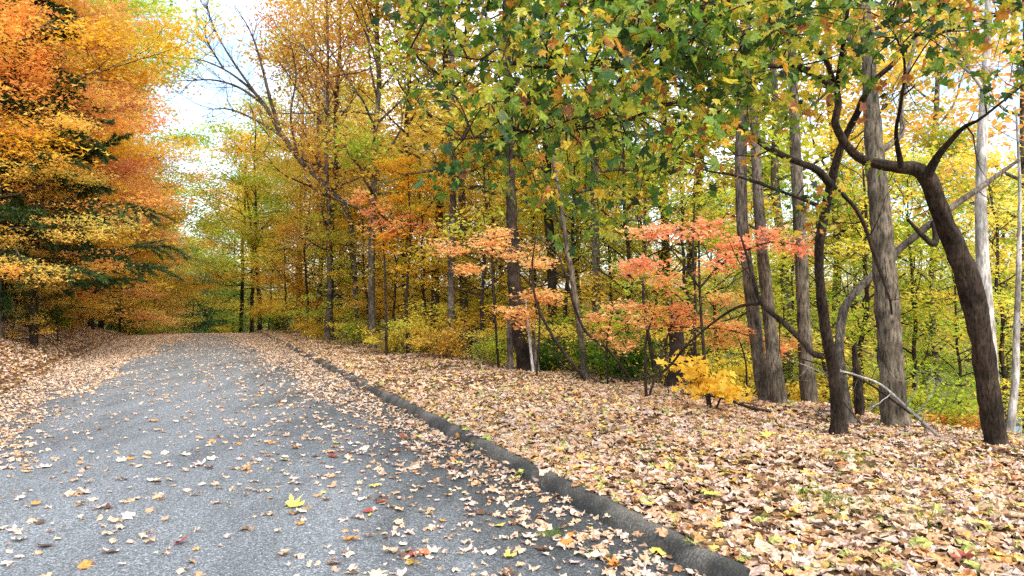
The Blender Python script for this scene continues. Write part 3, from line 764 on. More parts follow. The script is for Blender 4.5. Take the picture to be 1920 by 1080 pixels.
def plant(kind, var, px, Y, sc, leaf, bark, name, label, cat, group=None, rz=None, sink=0.05, z=None, zs=1.0):
    x = (px - CX) / FPX * Y
    zz = float(ground_z(x, Y)) - sink if z is None else z
    root = empty(name, (x, Y, zz), rng.uniform(0, 6.28) if rz is None else rz, sc)
    root.scale = (sc, sc, sc * zs)
    trunk, crown = PROTO[kind][var % len(PROTO[kind])]
    parts = (('stem', trunk, bark), ('foliage', crown, Lf[leaf])) if kind == 'shrub' else (('trunk', trunk, bark), ('crown', crown, Lf[leaf]))
    for nm, me, mt in parts:
        o = bpy.data.objects.new(nm, me); col.objects.link(o); o.parent = root
        o.material_slots[0].link = 'OBJECT'; o.material_slots[0].material = mt
    set_label(root, label, cat, group)
    return root

# ------------------------------------------------------------------ left wall of trees
GLEFT = 'trees along the left bank'
plant('conifer', 0, 62, 18.7, .86, 'pine', BARK_DARK, 'conifer_tree', 'dark green conifer with drooping boughs among orange maples left of road', 'conifer')
plant('conifer', 0, -190, 19.5, 1.05, 'pine', BARK_DARK, 'conifer_tree', 'dark conifer cut by the left picture edge behind orange maples', 'conifer')
for (px, Y, v, sc, lf, lab) in [
    (0, 17.6, 2, .55, 'orange', 'small orange maple in front of the upper conifer boughs'),
    (-85, 18.2, 0, 1.0, 'orange', 'orange maple at the left picture edge overhanging the leafy bank'),
    (-40, 20, 1, 1.05, 'gold', 'big golden maple directly behind the dark conifer on left bank'),
    (-120, 34, 2, .8, 'dgreen', 'dark green tree deep behind the left edge maples'),
    (0, 38, 0, .8, 'dgreen', 'dark green tree deep behind the conifer'),
    (80, 44, 1, .85, 'ochre', 'brown tree deep behind the left bank'),
    (52, 25, 2, .88, 'redorange', 'red orange maple right of the dark conifer on left bank'),
    (150, 31, 0, .88, 'orange', 'orange maple at the middle of the left tree wall'),
    (205, 38, 1, .85, 'gold', 'golden yellow maple spreading low over the left road edge'),
    (235, 48, 2, .76, 'redorange', 'coppery maple near the far end of the left tree wall'),
    (275, 60, 0, .74, 'orange', 'farthest orange maple on the left beyond the road crest'),
    (170, 44, 2, 1.5, 'ygreen', 'tall yellow green tree rising behind the left maples'),
    (90, 36, 1, 1.55, 'ygreen', 'tall pale green tree with its top behind the orange maples'),
    (-60, 30, 0, 1.4, 'orange', 'tall orange maple high in the upper left corner')]:
    plant('roadside', v, px, Y, sc, lf, BARK_MID, 'maple_tree', lab, 'tree', GLEFT)
for (px, Y, v, sc, lf, lab) in [
    (105, 26, 0, .62, 'orange', 'low orange maple right of the conifer, branches down to the bank'),
    (150, 30, 1, .66, 'redorange', 'low coppery maple with branches down to the left bank'),
    (190, 34, 2, .62, 'gold', 'low golden maple drooping to the ground at the left roadside'),
    (225, 40, 0, .72, 'yellow', 'low bright yellow maple at the far left roadside'),
    (255, 47, 1, .8, 'ochre', 'low ochre brown maple where the left treeline meets the road end'),
    (-30, 24, 1, .7, 'orange', 'low orange maple left of the conifer trunk'),
    (20, 27, 2, .75, 'redorange', 'low coppery maple behind the conifer trunk'),
    (290, 62, 2, .8, 'dgreen', 'low dark green tree left of the far end of the road')]:
    plant('maple', v, px, Y, sc, lf, BARK_DARK, 'maple_tree', lab, 'tree', GLEFT)
for (px, Y, v, sc, lf, lab) in [
    (66, 18.2, 1, .36, 'ochre', 'ochre brown sapling in front of the conifer trunk'),
    (28, 18.6, 0, .34, 'dgreen', 'small dark sapling left of the conifer trunk'),
    (110, 21, 2, .36, 'rust', 'small rusty sapling on the bank right of the conifer'),
    (175, 29, 0, .75, 'gold', 'low golden sapling at the foot of the left maples'),
    (225, 33, 1, .8, 'yellow', 'bright yellow sapling hanging over the left road edge'),
    (110, 24, 2, .7, 'ochre', 'ochre sapling in the dark undergrowth of the left bank'),
    (10, 23, 3, .5, 'dgreen', 'dark green sapling at the top of the left bank'),
    (-40, 22, 1, .62, 'dgreen', 'dark young tree at the left picture edge under the maples'),
    (45, 24, 0, .6, 'ochre', 'brownish young tree under the dark conifer'),
    (85, 27, 3, .62, 'dgreen', 'dark young tree right of the conifer under orange leaves'),
    (130, 32, 1, .66, 'dgreen', 'dark young tree in the shade of the middle maples'),
    (165, 36, 2, .7, 'ochre', 'brownish young tree low behind the golden sapling'),
    (200, 42, 0, .8, 'dgreen', 'dark young tree low at the far left treeline'),
    (245, 47, 3, .85, 'ochre', 'brownish young tree at the far left treeline'),
    (255, 40, 1, .95, 'yellow', 'yellow young tree low at the far end of the left wall'),
    (285, 45, 2, .9, 'gold', 'gold sapling beside the far left end of the road')]:
    plant('young', v, px, Y, sc, lf, BARK_DARK, 'young_tree', lab, 'sapling', 'saplings on the left bank')
for (px, Y, v, sc, lf) in [(-25, 21, 0, .9, 'dgreen'), (35, 22.5, 1, .9, 'ochre'), (90, 23, 2, .9, 'green'), (135, 26, 0, 1, 'ochre'), (185, 31, 1, 1.1, 'dgreen'), (235, 37, 2, 1.1, 'green'), (270, 42, 0, 1.2, 'ochre')]:
    plant('shrub', v, px, Y, sc, lf, BARK_DARK, 'shrub', {'dgreen': 'dark green shrub at the top of the left bank', 'ochre': 'ochre brown shrub at the top of the left bank', 'green': 'mid green shrub at the top of the left bank'}[lf], 'shrub', 'shrubs on the left bank')

# ------------------------------------------------------------------ beyond the crest
for (px, Y, k, v, sc, lf, lab) in [
    (300, 78, 'maple', 0, 1.15, 'orange', 'distant orange tree seen left of the gap beyond the crest'),
    (345, 70, 'maple', 1, .75, 'ygreen', 'distant yellow green tree closing the road gap'),
    (395, 84, 'maple', 2, .95, 'green', 'distant green tree in the middle of the road gap'),
    (440, 90, 'maple', 0, 1.3, 'gold', 'distant golden orange treetop right of the sky gap'),
    (480, 74, 'maple', 1, 1.1, 'ygreen', 'distant yellow green tree right of the road gap'),
    (312, 66, 'young', 1, 1.3, 'dgreen', 'dark tree left behind the end of the road'),
    (340, 66, 'maple', 1, .58, 'dgreen', 'dark green tree filling the left half of the road gap'),
    (385, 69, 'maple', 2, .6, 'green', 'mid green tree filling the middle of the road gap'),
    (425, 66, 'maple', 0, .55, 'dgreen', 'dark green tree filling the right half of the road gap'),
    (470, 62, 'maple', 1, .5, 'green', 'green tree behind the dark slim trunks at the road end'),
    (350, 64, 'young', 0, 1.3, 'dgreen', 'tall dark tree straight behind the end of the road'),
    (410, 66, 'young', 3, 1.3, 'dgreen', 'dark tree right behind the end of the road'),
    (420, 58, 'young', 1, 1.0, 'green', 'green young tree low beyond the road crest'),
    (365, 56, 'young', 2, .9, 'dgreen', 'dark green young tree right at the end of the road'),
    (325, 58, 'young', 3, .9, 'dgreen', 'dark young tree left of the road end'),
    (395, 60, 'young', 0, .85, 'dgreen', 'dark young tree in the shade beyond the crest'),
    (440, 55, 'young', 0, 1, 'green', 'green young tree before the dark far trunks')]:
    plant(k, v, px, Y, sc, lf, BARK_DARK, 'young_tree' if k == 'young' else 'broadleaf_tree', lab, 'tree', 'trees beyond the crest of the road')
for (px, Y, v, sc, lf) in [(305, 50, 0, 1.6, 'dgreen'), (328, 53, 2, 1.9, 'dgreen'), (350, 50, 1, 1.8, 'dgreen'), (372, 52, 2, 1.9, 'green'), (392, 49, 0, 1.6, 'dgreen'), (412, 53, 0, 2.0, 'dgreen'), (438, 50, 1, 1.6, 'dgreen')]:
    plant('shrub', v, px, Y, sc, lf, BARK_DARK, 'shrub', 'dark shrub closing the view at the end of the road' if lf == 'dgreen' else 'mid green shrub at the centre of the road end', 'shrub', 'shrubs beyond the crest')

# ------------------------------------------------------------------ woods on the right: tall trees and understorey by their place in the photo
for (px, Y, k, v, sc, zs, lf, bk, lab) in [
    (455, 46, 'tall', 0, 1.05, .72, 'ochre', BARK_DARK, 'dark slim trunk just right of the far road end'),
    (472, 44, 'tall', 1, 1.0, .72, 'gold', BARK_DARK, 'second dark slim trunk right of the far road end'),
    (488, 40, 'tall', 2, .95, .75, 'ygreen', BARK_DARK, 'dark trunk beside pale shrubs near the far verge'),
    (565, 37, 'tall', 0, .88, 1, 'ygreen', BARK_MID, 'tree with green top beside the leaning bare tree'),
    (596, 32, 'tall', 1, .9, 1, 'ochre', BARK_GREY, 'grey trunk under the rust brown foliage left of middle'),
    (617, 27, 'tall', 2, .95, 1, 'ochre', BARK_DARK, 'dark trunk left of the pale slender trunk'),
    (700, 21, 'rusty', 0, 1.0, 1.1, 'rust', BARK_GREY, 'rust brown leaved tree with pale slender trunk above yellow shrubs'),
    (612, 25, 'rusty', 0, .85, 1.15, 'rust', BARK_MID, 'rust brown tree crown left of the pale slender trunk'),
    (765, 26, 'tall', 1, 1.0, 1, 'ochre', BARK_DARK, 'dark trunk behind the orange and yellow sapling'),
    (815, 20, 'tall', 2, .95, 1, 'ochre', BARK_DARK, 'dark grey trunk right of the orange and yellow sapling'),
    (845, 18.5, 'tall', 0, .8, 1.1, 'ygreen', BARK_MID, 'slim straight trunk left of the split trunk'),
    (872, 21, 'tall', 1, .95, 1, 'ochre', BARK_GREY, 'grey trunk close behind the slim straight one'),
    (1035, 17.5, 'tall', 2, 1.0, 1, 'ygreen', BARK_DARK, 'dark trunk right behind the split trunk'),
    (1120, 16, 'tall', 0, .85, 1, 'ygreen', BARK_GREY, 'pale trunk behind the slender leaning stem'),
    (1245, 19, 'tall', 1, 1.0, 1, 'ygreen', BARK_DARK, 'dark trunk deep behind the pink red sapling'),
    (1292, 16.5, 'tall', 2, .95, 1, 'ygreen', BARK_MID, 'trunk rising behind the broken stump'),
    (1560, 19, 'tall', 1, 1.0, 1, 'ochre', BARK_GREY, 'grey trunk behind the thin black tree'),
    (1730, 22, 'tall', 2, 1.05, 1, 'ochre', BARK_GREY, 'ochre topped tree between the thick trunk and bent tree'),
    (1480, 15, 'tall', 2, .85, .9, 'ochre', BARK_GREY, 'slim ochre crowned tree behind the straight grey trunk'),
    (1925, 17, 'tall', 0, 1.0, 1, 'orange', BARK_GREY, 'orange leaved tree at the right picture edge')]:
    plant(k, v, px, Y, sc, lf, bk, 'forest_tree', lab, 'tree', 'trees in the right woods', zs=zs)

for (px, Y, v, sc, lf, lab) in [
    (1210, 21, 0, .62, 'ygreen', 'yellow green maple behind the pink red sapling'),
    (1090, 24, 1, .68, 'ygreen', 'yellow green maple behind the leaning slender stem'),
    (1420, 26, 2, .7, 'ygreen', 'yellow green maple behind the twin grey trunks'),
    (1600, 22, 0, .62, 'ygreen', 'yellow green maple behind the thick grey trunk'),
    (1760, 18, 1, .6, 'ygreen', 'leafy green maple between thick trunk and bent tree'),
    (1890, 21, 2, .65, 'ygreen', 'green maple on the slope at the right edge'),
    (1330, 34, 1, .72, 'gold', 'golden maple far down the slope on the right'),
    (1000, 34, 0, .9, 'gold', 'golden maple deep behind the split trunk'),
    (880, 30, 2, .8, 'gold', 'golden maple deep behind the slim straight trunk'),
    (760, 36, 1, .95, 'ochre', 'ochre maple deep in the woods above yellow shrubs'),
    (660, 40, 2, 1.0, 'ygreen', 'yellow green maple far behind the rust brown tree'),
    (560, 46, 0, .9, 'ygreen', 'pale green maple behind the leaning bare tree'),
    (520, 58, 1, 1.1, 'gold', 'golden maple right of the far road end'),
    (1500, 38, 0, .74, 'gold', 'golden maple on the low slope behind the thin black tree'),
    (600, 38, 1, .8, 'ochre', 'ochre maple filling the gap behind the grey trunk left of middle'),
    (640, 33, 0, .62, 'gold', 'small golden maple behind the pale slender trunk'),
    (710, 33, 2, .66, 'ygreen', 'small yellow green maple below the rust brown crown'),
    (800, 30, 0, .66, 'ochre', 'small ochre maple behind the dark grey trunk'),
    (850, 38, 1, .8, 'ygreen', 'far yellow green maple behind the slim straight trunk'),
    (940, 26, 2, .6, 'ochre', 'small ochre maple behind the split trunk'),
    (1040, 30, 1, .72, 'ochre', 'ochre maple behind the slender leaning stem'),
    (1150, 32, 2, .8, 'gold', 'golden maple on the slope behind the pink red sapling'),
    (1680, 36, 2, .72, 'ochre', 'ochre maple far down the slope behind the thick trunk')]:
    plant('maple', v, px, Y, sc, lf, BARK_MID, 'maple_tree', lab, 'tree', 'leafy maples in the right woods')

ucol = ['ochre', 'gold', 'yellow', 'ygreen', 'ochre', 'gold']
upos = [(505, 38), (540, 33), (580, 29), (625, 25), (655, 27), (690, 24.5), (735, 22), (780, 23), (800, 19.5), (850, 21), (900, 18), (925, 20), (1010, 18.5), (1060, 17), (1140, 18), (1180, 15.5), (1230, 16), (1300, 14.5), (1350, 16), (1480, 15), (1540, 14), (1620, 14), (1710, 13.5), (1800, 13), (1890, 12.5)]
ulab = ['at the far end of the right verge', 'left of the grey trunk on the far verge', 'beside the rust brown tree', 'right of the dark trunk below rust brown leaves', 'between rust brown trees deep in the woods', 'behind the pale slender trunk',
        'below the orange and yellow sapling', 'behind the orange and yellow sapling', 'left of the slim straight trunk', 'between slim grey trunks', 'left of the split trunk', 'close behind the split trunk', 'right of the split trunk',
        'beside the slender leaning stem', 'right of the slender leaning stem', 'behind the arching dark stem', 'below the pink red leaves', 'behind the broken stump', 'left of the twin grey trunks', 'right of the twin grey trunks',
        'behind the thin black tree', 'left of the thick grey trunk', 'right of the thick grey trunk', 'left of the bent tree', 'right of the bent tree']
uname = {'ochre': 'ochre', 'gold': 'golden', 'yellow': 'yellow', 'ygreen': 'yellow green'}
for q, ((px, Y), lab) in enumerate(zip(upos, ulab)):
    lf = ucol[q % 6] if px < 1250 else ('ygreen' if q % 3 else 'yellow')
    plant('young', q, px, Y, rng.uniform(.55, .95), lf, BARK_DARK, 'young_tree', uname[lf] + ' leaved sapling ' + lab, 'sapling', 'saplings in the right woods')

spos = [(520, 33, 'green'), (548, 30, 'ygreen'), (575, 27.5, 'yellow'), (602, 25.5, 'yellow'), (640, 23, 'yellow'), (668, 22.5, 'ygreen'), (735, 19.2, 'yellow'), (775, 18.6, 'ygreen'), (800, 18.5, 'yellow'), (835, 17.5, 'ochre'), (880, 16.8, 'yellow'), (925, 16, 'ygreen'),
        (1030, 15.5, 'green'), (1075, 15, 'ochre'), (1130, 14.6, 'ygreen'), (1175, 14, 'green'), (1220, 13.4, 'ochre'), (1385, 13, 'yellow'), (1500, 13, 'yellow'), (1620, 12.5, 'ochre'), (1740, 12, 'ygreen'), (1810, 11.5, 'orange'), (1900, 11, 'yellow')]
sdesc = ['at the far corner of the right verge', 'near the far verge corner, right of the green one', 'under the leaning bare tree', 'below the rust brown tree', 'left of the pale slender trunk', 'just behind the pale slender trunk', 'right of the pale slender trunk',
         'under the orange and yellow sapling', 'below the dark grey trunk', 'left of the slim straight trunk', 'right of the slim straight trunk', 'left of the split trunk', 'right of the split trunk', 'by the foot of the leaning stem', 'behind the rusty leaf heap', 'under the arching dark stem',
         'left of the broken stump', 'left of the twin grey trunks', 'right of the twin grey trunks', 'left of the thick grey trunk', 'right of the thick grey trunk', 'left of the bent tree', 'right of the bent tree']
for q, ((px, Y, lf), lab) in enumerate(zip(spos, sdesc)):
    plant('shrub', q, px, Y, rng.uniform(.6, 1.0), lf, BARK_MID, 'shrub', {'green': 'green', 'ygreen': 'yellow green', 'yellow': 'yellow', 'ochre': 'ochre', 'orange': 'orange'}[lf] + ' shrub ' + lab, 'shrub', 'shrubs along the right treeline')

# ------------------------------------------------------------------ hero trunks, drawn limb by limb
def path_px(rows, Y0, Y1=None):
    """rows of (px, py, half width px); depth runs from Y0 to Y1"""
    n = len(rows); out = []
    for i, (px, py, hw) in enumerate(rows):
        Y = Y0 + ((Y1 if Y1 is not None else Y0) - Y0) * i / (n - 1)
        p = at(px, py, Y); out.append((p[0], p[1], p[2], px2m(hw, Y) * .76))
    return np.array(out)

def limb_obj(name, rows, Y0, Y1, mat, parent, sides=12, rough=.12, step=.07, jag=0, root_down=0.0, twigs=0, label=None):
    P = path_px(rows, Y0, Y1)
    if root_down:
        b = P[0].copy(); b[2] = min(b[2], float(ground_z(b[0], b[1]))) - root_down; b[3] *= 1.9; m_ = P[0].copy(); m_[2] = b[2] + root_down * .9 + .02; m_[3] *= 1.5; up = P[1] * .22 + P[0] * .78; up[2] = max(up[2], m_[2] + .12); P = np.concatenate([[b], [m_], [up], P[1:]])
    L = np.linalg.norm(np.diff(P[:, :3], axis=0), axis=1).sum()
    Q = spline(P, max(8, int(L / step)))
    tb = Tubes(); loc = np.array(parent.location)
    tb.add(Q[:, :3] - loc, Q[:, 3], sides, rough=rough, seed=rng.uniform(0, 90), jag=jag)
    for _ in range(twigs):
        i = int(rng.uniform(.15, 1) * (len(Q) - 1)); d = rng.normal(size=3) * (1, .7, .8)
        sp = limb_path(Q[i, :3] - loc, d, rng.uniform(.25, .8), 5, .3, .25)
        tb.add(sp, np.linspace(min(.008, Q[i, 3] * .5), .0018, 6), 4)
        for _ in range(2):
            j = int(rng.integers(2, 5)); s2 = limb_path(sp[j], d + rng.normal(size=3), rng.uniform(.1, .35), 3, .2, .25); tb.add(s2, [.003, .0025, .002, .0013], 3)
    o = link(name, tb.mesh(name, mat), parent)
    if label: o['label'] = label
    return Q

def hero(name, label, rows, Y, cat='tree', group=None, z=None):
    p = at(rows[0][0], rows[0][1], Y)
    root = empty(name, (p[0], p[1], float(ground_z(p[0], p[1]))))
    set_label(root, label, cat, group)
    return root
bpy.context.view_layer.update()

# the bent tree and its overhanging maple crown
A = [(a, b, c * .8) for a, b, c in [(1870, 850, 35), (1860, 780, 31), (1849, 700, 31), (1838, 620, 32), (1818, 540, 33), (1795, 470, 31), (1772, 420, 28), (1754, 370, 26), (1738, 335, 25), (1718, 317, 22), (1685, 313, 18), (1650, 308, 16), (1618, 299, 14), (1598, 284, 13), (1578, 258, 12), (1566, 230, 12), (1572, 195, 11), (1568, 168, 10)]]
tA = hero('bent_maple', 'dark bent maple with trunk kinked sharply left, overhanging green and yellow leaves', A, 7.5)
limbs = []
limbs.append(limb_obj('trunk', A, 7.5, 6.7, BARK_DARK, tA, 22, .22, .04, root_down=.3))
A_br = [[(1568, 168, 10), (1540, 147, 9), (1500, 128, 7), (1452, 124, 6), (1400, 124, 5), (1300, 121, 4), (1210, 123, 3), (1060, 130, 2.5), (900, 112, 2), (770, 90, 1.2)],
        [(1738, 330, 13), (1760, 290, 9), (1784, 262, 7), (1806, 239, 6), (1835, 225, 4), (1880, 190, 3), (1930, 150, 2)],
        [(1568, 168, 7), (1540, 100, 6), (1470, 60, 5), (1350, 20, 4), (1150, 0, 3), (950, -10, 2.4), (780, -30, 1.5)],
        [(1568, 170, 7), (1580, 90, 6), (1587, 40, 5), (1590, -60, 4), (1560, -200, 3), (1500, -330, 2)],
        [(1690, 312, 8), (1680, 250, 5), (1690, 190, 4), (1695, 110, 3), (1660, 20, 2.5), (1640, -120, 2)]]
for rws, y0, y1 in zip(A_br, (6.7, 6.7, 6.7, 6.7, 6.9), (5.0, 6.0, 5.0, 5.6, 5.5)):
    limbs.append(limb_obj('branch', rws, y0, y1, BARK_DARK, tA, 8, .12, .08, twigs=4))

B = [(a, b, c * .86) for a, b, c in [(1572, 800, 19), (1563, 700, 17), (1549, 620, 15), (1538, 540, 13), (1536, 470, 13), (1546, 400, 13), (1559, 340, 12), (1572, 290, 11), (1590, 245, 10), (1606, 215, 10), (1616, 190, 9), (1640, 150, 8), (1675, 119, 7), (1718, 65, 6), (1746, 36, 5), (1800, -30, 4), (1850, -150, 3)]]
tB = hero('thin_maple', 'thin black crooked maple standing left of the thick grey trunk', B, 8.3)
limbs.append(limb_obj('trunk', B, 8.3, 6.4, BARK_DARK, tB, 12, .14, .06, root_down=.3))
B_br = [([(1556, 345, 11), (1531, 318, 9), (1491, 302, 8), (1444, 279, 8), (1398, 247, 7), (1358, 219, 6), (1314, 191, 5), (1250, 195, 4), (1150, 232, 3), (1000, 250, 2.4), (850, 262, 1.4)], 7.55, 5.4),
        ([(1718, 65, 5), (1770, 60, 4), (1826, 40, 4), (1900, 22, 3), (1990, 0, 2)], 6.6, 5.4),
        ([(1543, 668, 9), (1522, 662, 8), (1507, 642, 8), (1470, 606, 7), (1427, 567, 6), (1412, 520, 5), (1400, 478, 3.5), (1385, 430, 2)], 8.0, 8.3),
        ([(1429, 569, 4.5), (1385, 575, 3.6), (1340, 603, 3), (1290, 645, 3), (1245, 695, 2.6), (1190, 712, 2.2), (1150, 705, 1.5)], 8.15, 10.2),
        ([(1545, 390, 6), (1500, 372, 4), (1440, 350, 3.5), (1380, 330, 3), (1320, 318, 2), (1250, 285, 1.2)], 7.7, 6.4),
        ([(1560, 345, 5), (1610, 400, 5), (1640, 480, 4.5), (1668, 560, 3), (1672, 590, 2)], 7.6, 7.9)]
for rws, y0, y1 in B_br:
    Q = limb_obj('branch', rws, y0, y1, BARK_DARK, tB, 8, .12, .08, twigs=4)
    if rws[-1][1] < 400 and rws[0][1] < 450: limbs.append(Q)

# crown: clusters hung on the limbs by their own twigs
LP = np.concatenate([q[:, :3] for q in limbs if True])
def crown_for(parent, filt, ncl, seed_boxes):
    tw = Tubes(); cents = []
    px = rng.uniform(735, 1990, ncl * 6); py = rng.uniform(-330, 390, ncl * 6)
    low = np.interp(px, [735, 760, 850, 900, 1000, 1060, 1130, 1200, 1300, 1400, 1480, 1560, 1700, 1800, 1990], [120, 190, 300, 270, 355, 340, 315, 300, 290, 245, 215, 150, 170, 130, 110])
    dens = np.clip((low + 25 - py) / 190, 0.0, 1) * np.where(py < -40, .15, 1) * np.interp(px, [735, 1000, 1350, 1480, 1600, 1990], [.9, 1, .95, .8, .75, .8])
    ok = rng.uniform(size=len(px)) < dens * filt(px, py)
    px, py = px[ok][:ncl], py[ok][:ncl]
    pts = [at(a, b, rng.uniform(4.7, 6.6)) for a, b in zip(px, py)] + [at(a, b, y) for a, b, y in seed_boxes]
    loc = np.array(parent.location)
    for c in pts:
        d = np.linalg.norm(LP - c, axis=1) + np.clip(c[2] - LP[:, 2], -9, 0) * -.3
        p0 = LP[np.argmin(d + rng.uniform(0, .25, len(d)))]
        m = (p0 + c) / 2 + np.array((0, 0, .12)) + rng.normal(0, .06, 3)
        q = spline(np.array([(*p0, .007), (*m, .0045), (*(c + rng.normal(0, .03, 3)), .002)]), 9)
        tw.add(q[:, :3] - loc, q[:, 3], 4)
        cents.append(c - loc); 
        if rng.uniform() < .6: cents.append(q[6, :3] - loc)
    cents = np.array(cents); M = len(cents); nl = rng.integers(6, 16, M)
    idx = np.repeat(np.arange(M), nl); N = len(idx)
    cv = np.clip(rng.beta(1.3, 1.55, M) * .97, 0, 1)
    off = rng.normal(0, 1, (N, 3)) * (.13, .13, .10)
    g = rng.normal(size=(N, 3)); g[:, 2] = np.abs(g[:, 2]) * .7 + .25
    v = np.clip(cv[idx] + rng.normal(0, .16, N), 0, 1)
    me = leaf_mesh('crown', MAPLE, cents[idx] + off - (0, 0, .04), g, rng.uniform(0, 6.28, N), rng.uniform(.05, .13, N), v, Lf['maple'], rng.uniform(-.9, .4, N))
    me.materials.append(BARK_DARK)
    tm = tw.mesh('twig', BARK_DARK)
    import bmesh
    bm = bmesh.new(); bm.from_mesh(me); nf = len(bm.faces); bm.from_mesh(tm); bm.faces.ensure_lookup_table()
    for f in bm.faces[nf:]: f.material_index = 1; f.smooth = True
    bm.to_mesh(me); bm.free(); bpy.data.meshes.remove(tm)
    link('crown', me, parent)
    return N
boxes = [(1080, 400, 5.6), (1100, 370, 5.6), (1000, 390, 6), (1540, 375, 7.2), (1520, 390, 7.2), (1450, 190, 6.3), (1490, 180, 6.4), (1660, 180, 6), (1640, 165, 6), (1280, 235, 5.7), (860, 300, 5.4), (1230, 330, 5.9), (1350, 270, 6), (1040, 320, 6), (1420, 150, 6), (1440, 215, 6.2), (1500, 215, 6.4), (1550, 160, 6.2), (1600, 120, 6), (1700, 120, 6), (1760, 110, 5.8), (1850, 120, 5.8), (1900, 150, 6), (1860, 180, 6.2), (1620, 300, 6.8), (1420, 300, 6.5), (770, 170, 5.6), (850, 330, 5.5), (905, 300, 5.6), (975, 360, 5.7), (1120, 400, 6), (1160, 350, 5.9), (1200, 380, 6.1), (1330, 330, 6.2)]
nA = crown_for(tA, lambda px, py: np.where((px > 1200) & (py > 60), .8, 1), 160, boxes[:5])
nB = crown_for(tB, lambda px, py: np.where((px < 1150), .55, 1), 160, boxes[5:])
print('HERO LEAVES', nA, nB)

# other trunks near the verge
C = [(1592, 800, 20), (1578, 700, 16), (1574, 640, 15), (1582, 585, 14), (1600, 552, 13), (1630, 522, 13), (1680, 473, 12), (1747, 418, 12), (1790, 385, 11), (1862, 335, 8), (1910, 300, 5)]
C = [(a, b, c * .72) for a, b, c in C]
tC = hero('leaning_dead_tree', 'grey dead tree bent over to the right behind the thick trunk', C, 9.2)
limb_obj('trunk', C, 9.2, 9.8, BARK_MID, tC, 12, .16, .06, root_down=.4, twigs=6)
limb_obj('branch', [(1752, 415, 8), (1755, 440, 8), (1751, 458, 8), (1728, 440, 6), (1702, 411, 4)], 9.55, 9.3, BARK_DARK, tC, 8, .1, .05, jag=.01, label='short dark broken side branch')

D = [(1683, 812, 40), (1674, 740, 34), (1668, 640, 32), (1658, 500, 29), (1649, 380, 26), (1641, 300, 24), (1634, 200, 20), (1628, 100, 17), (1620, 0, 15), (1612, -200, 10), (1600, -420, 5)]
D = [(a, b, c * .9) for a, b, c in D]
tD = hero('thick_grey_tree', 'thickest grey trunk with rough mottled bark rising straight from the verge', D, 8.9)
limb_obj('trunk', D, 8.9, 9.0, BARK_GREY, tD, 26, .19, .04, root_down=.4)
limb_obj('branch', [(1640, 290, 10), (1690, 250, 7), (1690, 190, 6), (1720, 60, 4), (1760, -100, 2)], 8.95, 9.6, BARK_GREY, tD, 8, .1, .08, twigs=8)
limb_obj('branch', [(1630, 120, 8), (1570, 40, 6), (1500, -80, 4), (1450, -250, 2)], 8.98, 9.6, BARK_GREY, tD, 8, .1, .08, twigs=8)

E = [(1866, 880, 22), (1856, 700, 19), (1850, 600, 17), (1842, 480, 15), (1839, 380, 13), (1841, 280, 12), (1846, 180, 11), (1851, 80, 9), (1855, -80, 7), (1850, -300, 3)]
tE = hero('pale_barked_tree', 'whitish smooth trunk rising right behind the bent dark maple', E, 9.8)
limb_obj('trunk', E, 9.8, 10, BARK_PALE, tE, 12, .08, .07, root_down=.5)
limb_obj('branch', [(1846, 170, 6), (1822, 140, 4), (1795, 115, 3.5), (1785, 85, 2.5), (1770, 40, 1.5)], 9.9, 9.8, BARK_PALE, tE, 6, .08, .08, twigs=5)
F_ = [(1893, 815, 11), (1903, 720, 9), (1906, 620, 7.5), (1910, 500, 6), (1912, 350, 4), (1905, 200, 2)]
tF = hero('slender_pale_tree', 'slender pale grey stem at the right edge behind the bent maple', F_, 10)
limb_obj('trunk', F_, 10, 10, BARK_PALE, tF, 10, .08, .08, root_down=.5, twigs=6)

G1 = [(1442, 770, 20), (1427, 700, 17), (1409, 560, 15), (1396, 460, 14), (1390, 380, 14), (1390, 260, 15), (1396, 130, 15), (1398, 0, 13), (1402, -200, 8), (1405, -350, 3)]
G2 = [(1466, 782, 21), (1452, 690, 18), (1443, 600, 15), (1432, 500, 14), (1424, 400, 13), (1418, 300, 12), (1412, 180, 10), (1400, 50, 8), (1385, -100, 4)]
tG = hero('twin_trunk_tree', 'pair of grey trunks from one root behind the yellow bush', G2, 10.6)
limb_obj('trunk', G1, 10.9, 11.1, BARK_GREY, tG, 14, .12, .06, root_down=.4)
limb_obj('trunk', G2, 10.6, 10.9, BARK_GREY, tG, 14, .12, .06, root_down=.4, twigs=4)
H_ = [(1522, 785, 24), (1513, 700, 18), (1507, 600, 16), (1502, 480, 15), (1495, 350, 14), (1488, 200, 12), (1484, 60, 10), (1480, -150, 6), (1470, -320, 3)]
tH = hero('straight_grey_tree', 'straight grey trunk between the twin trunks and thin black maple', H_, 11)
limb_obj('trunk', H_, 11, 11.2, BARK_GREY, tH, 14, .14, .06, root_down=.4, twigs=4)
Ds = [(1612, 800, 12), (1610, 740, 11), (1606, 690, 9), (1602, 655, 6)]
tDs = hero('snag', 'short dark dead snag between thin black maple and thick trunk', Ds, 9.6, 'snag')
limb_obj('trunk', Ds, 9.6, 9.6, BARK_DARK, tDs, 10, .2, .05, root_down=.3, jag=.08)

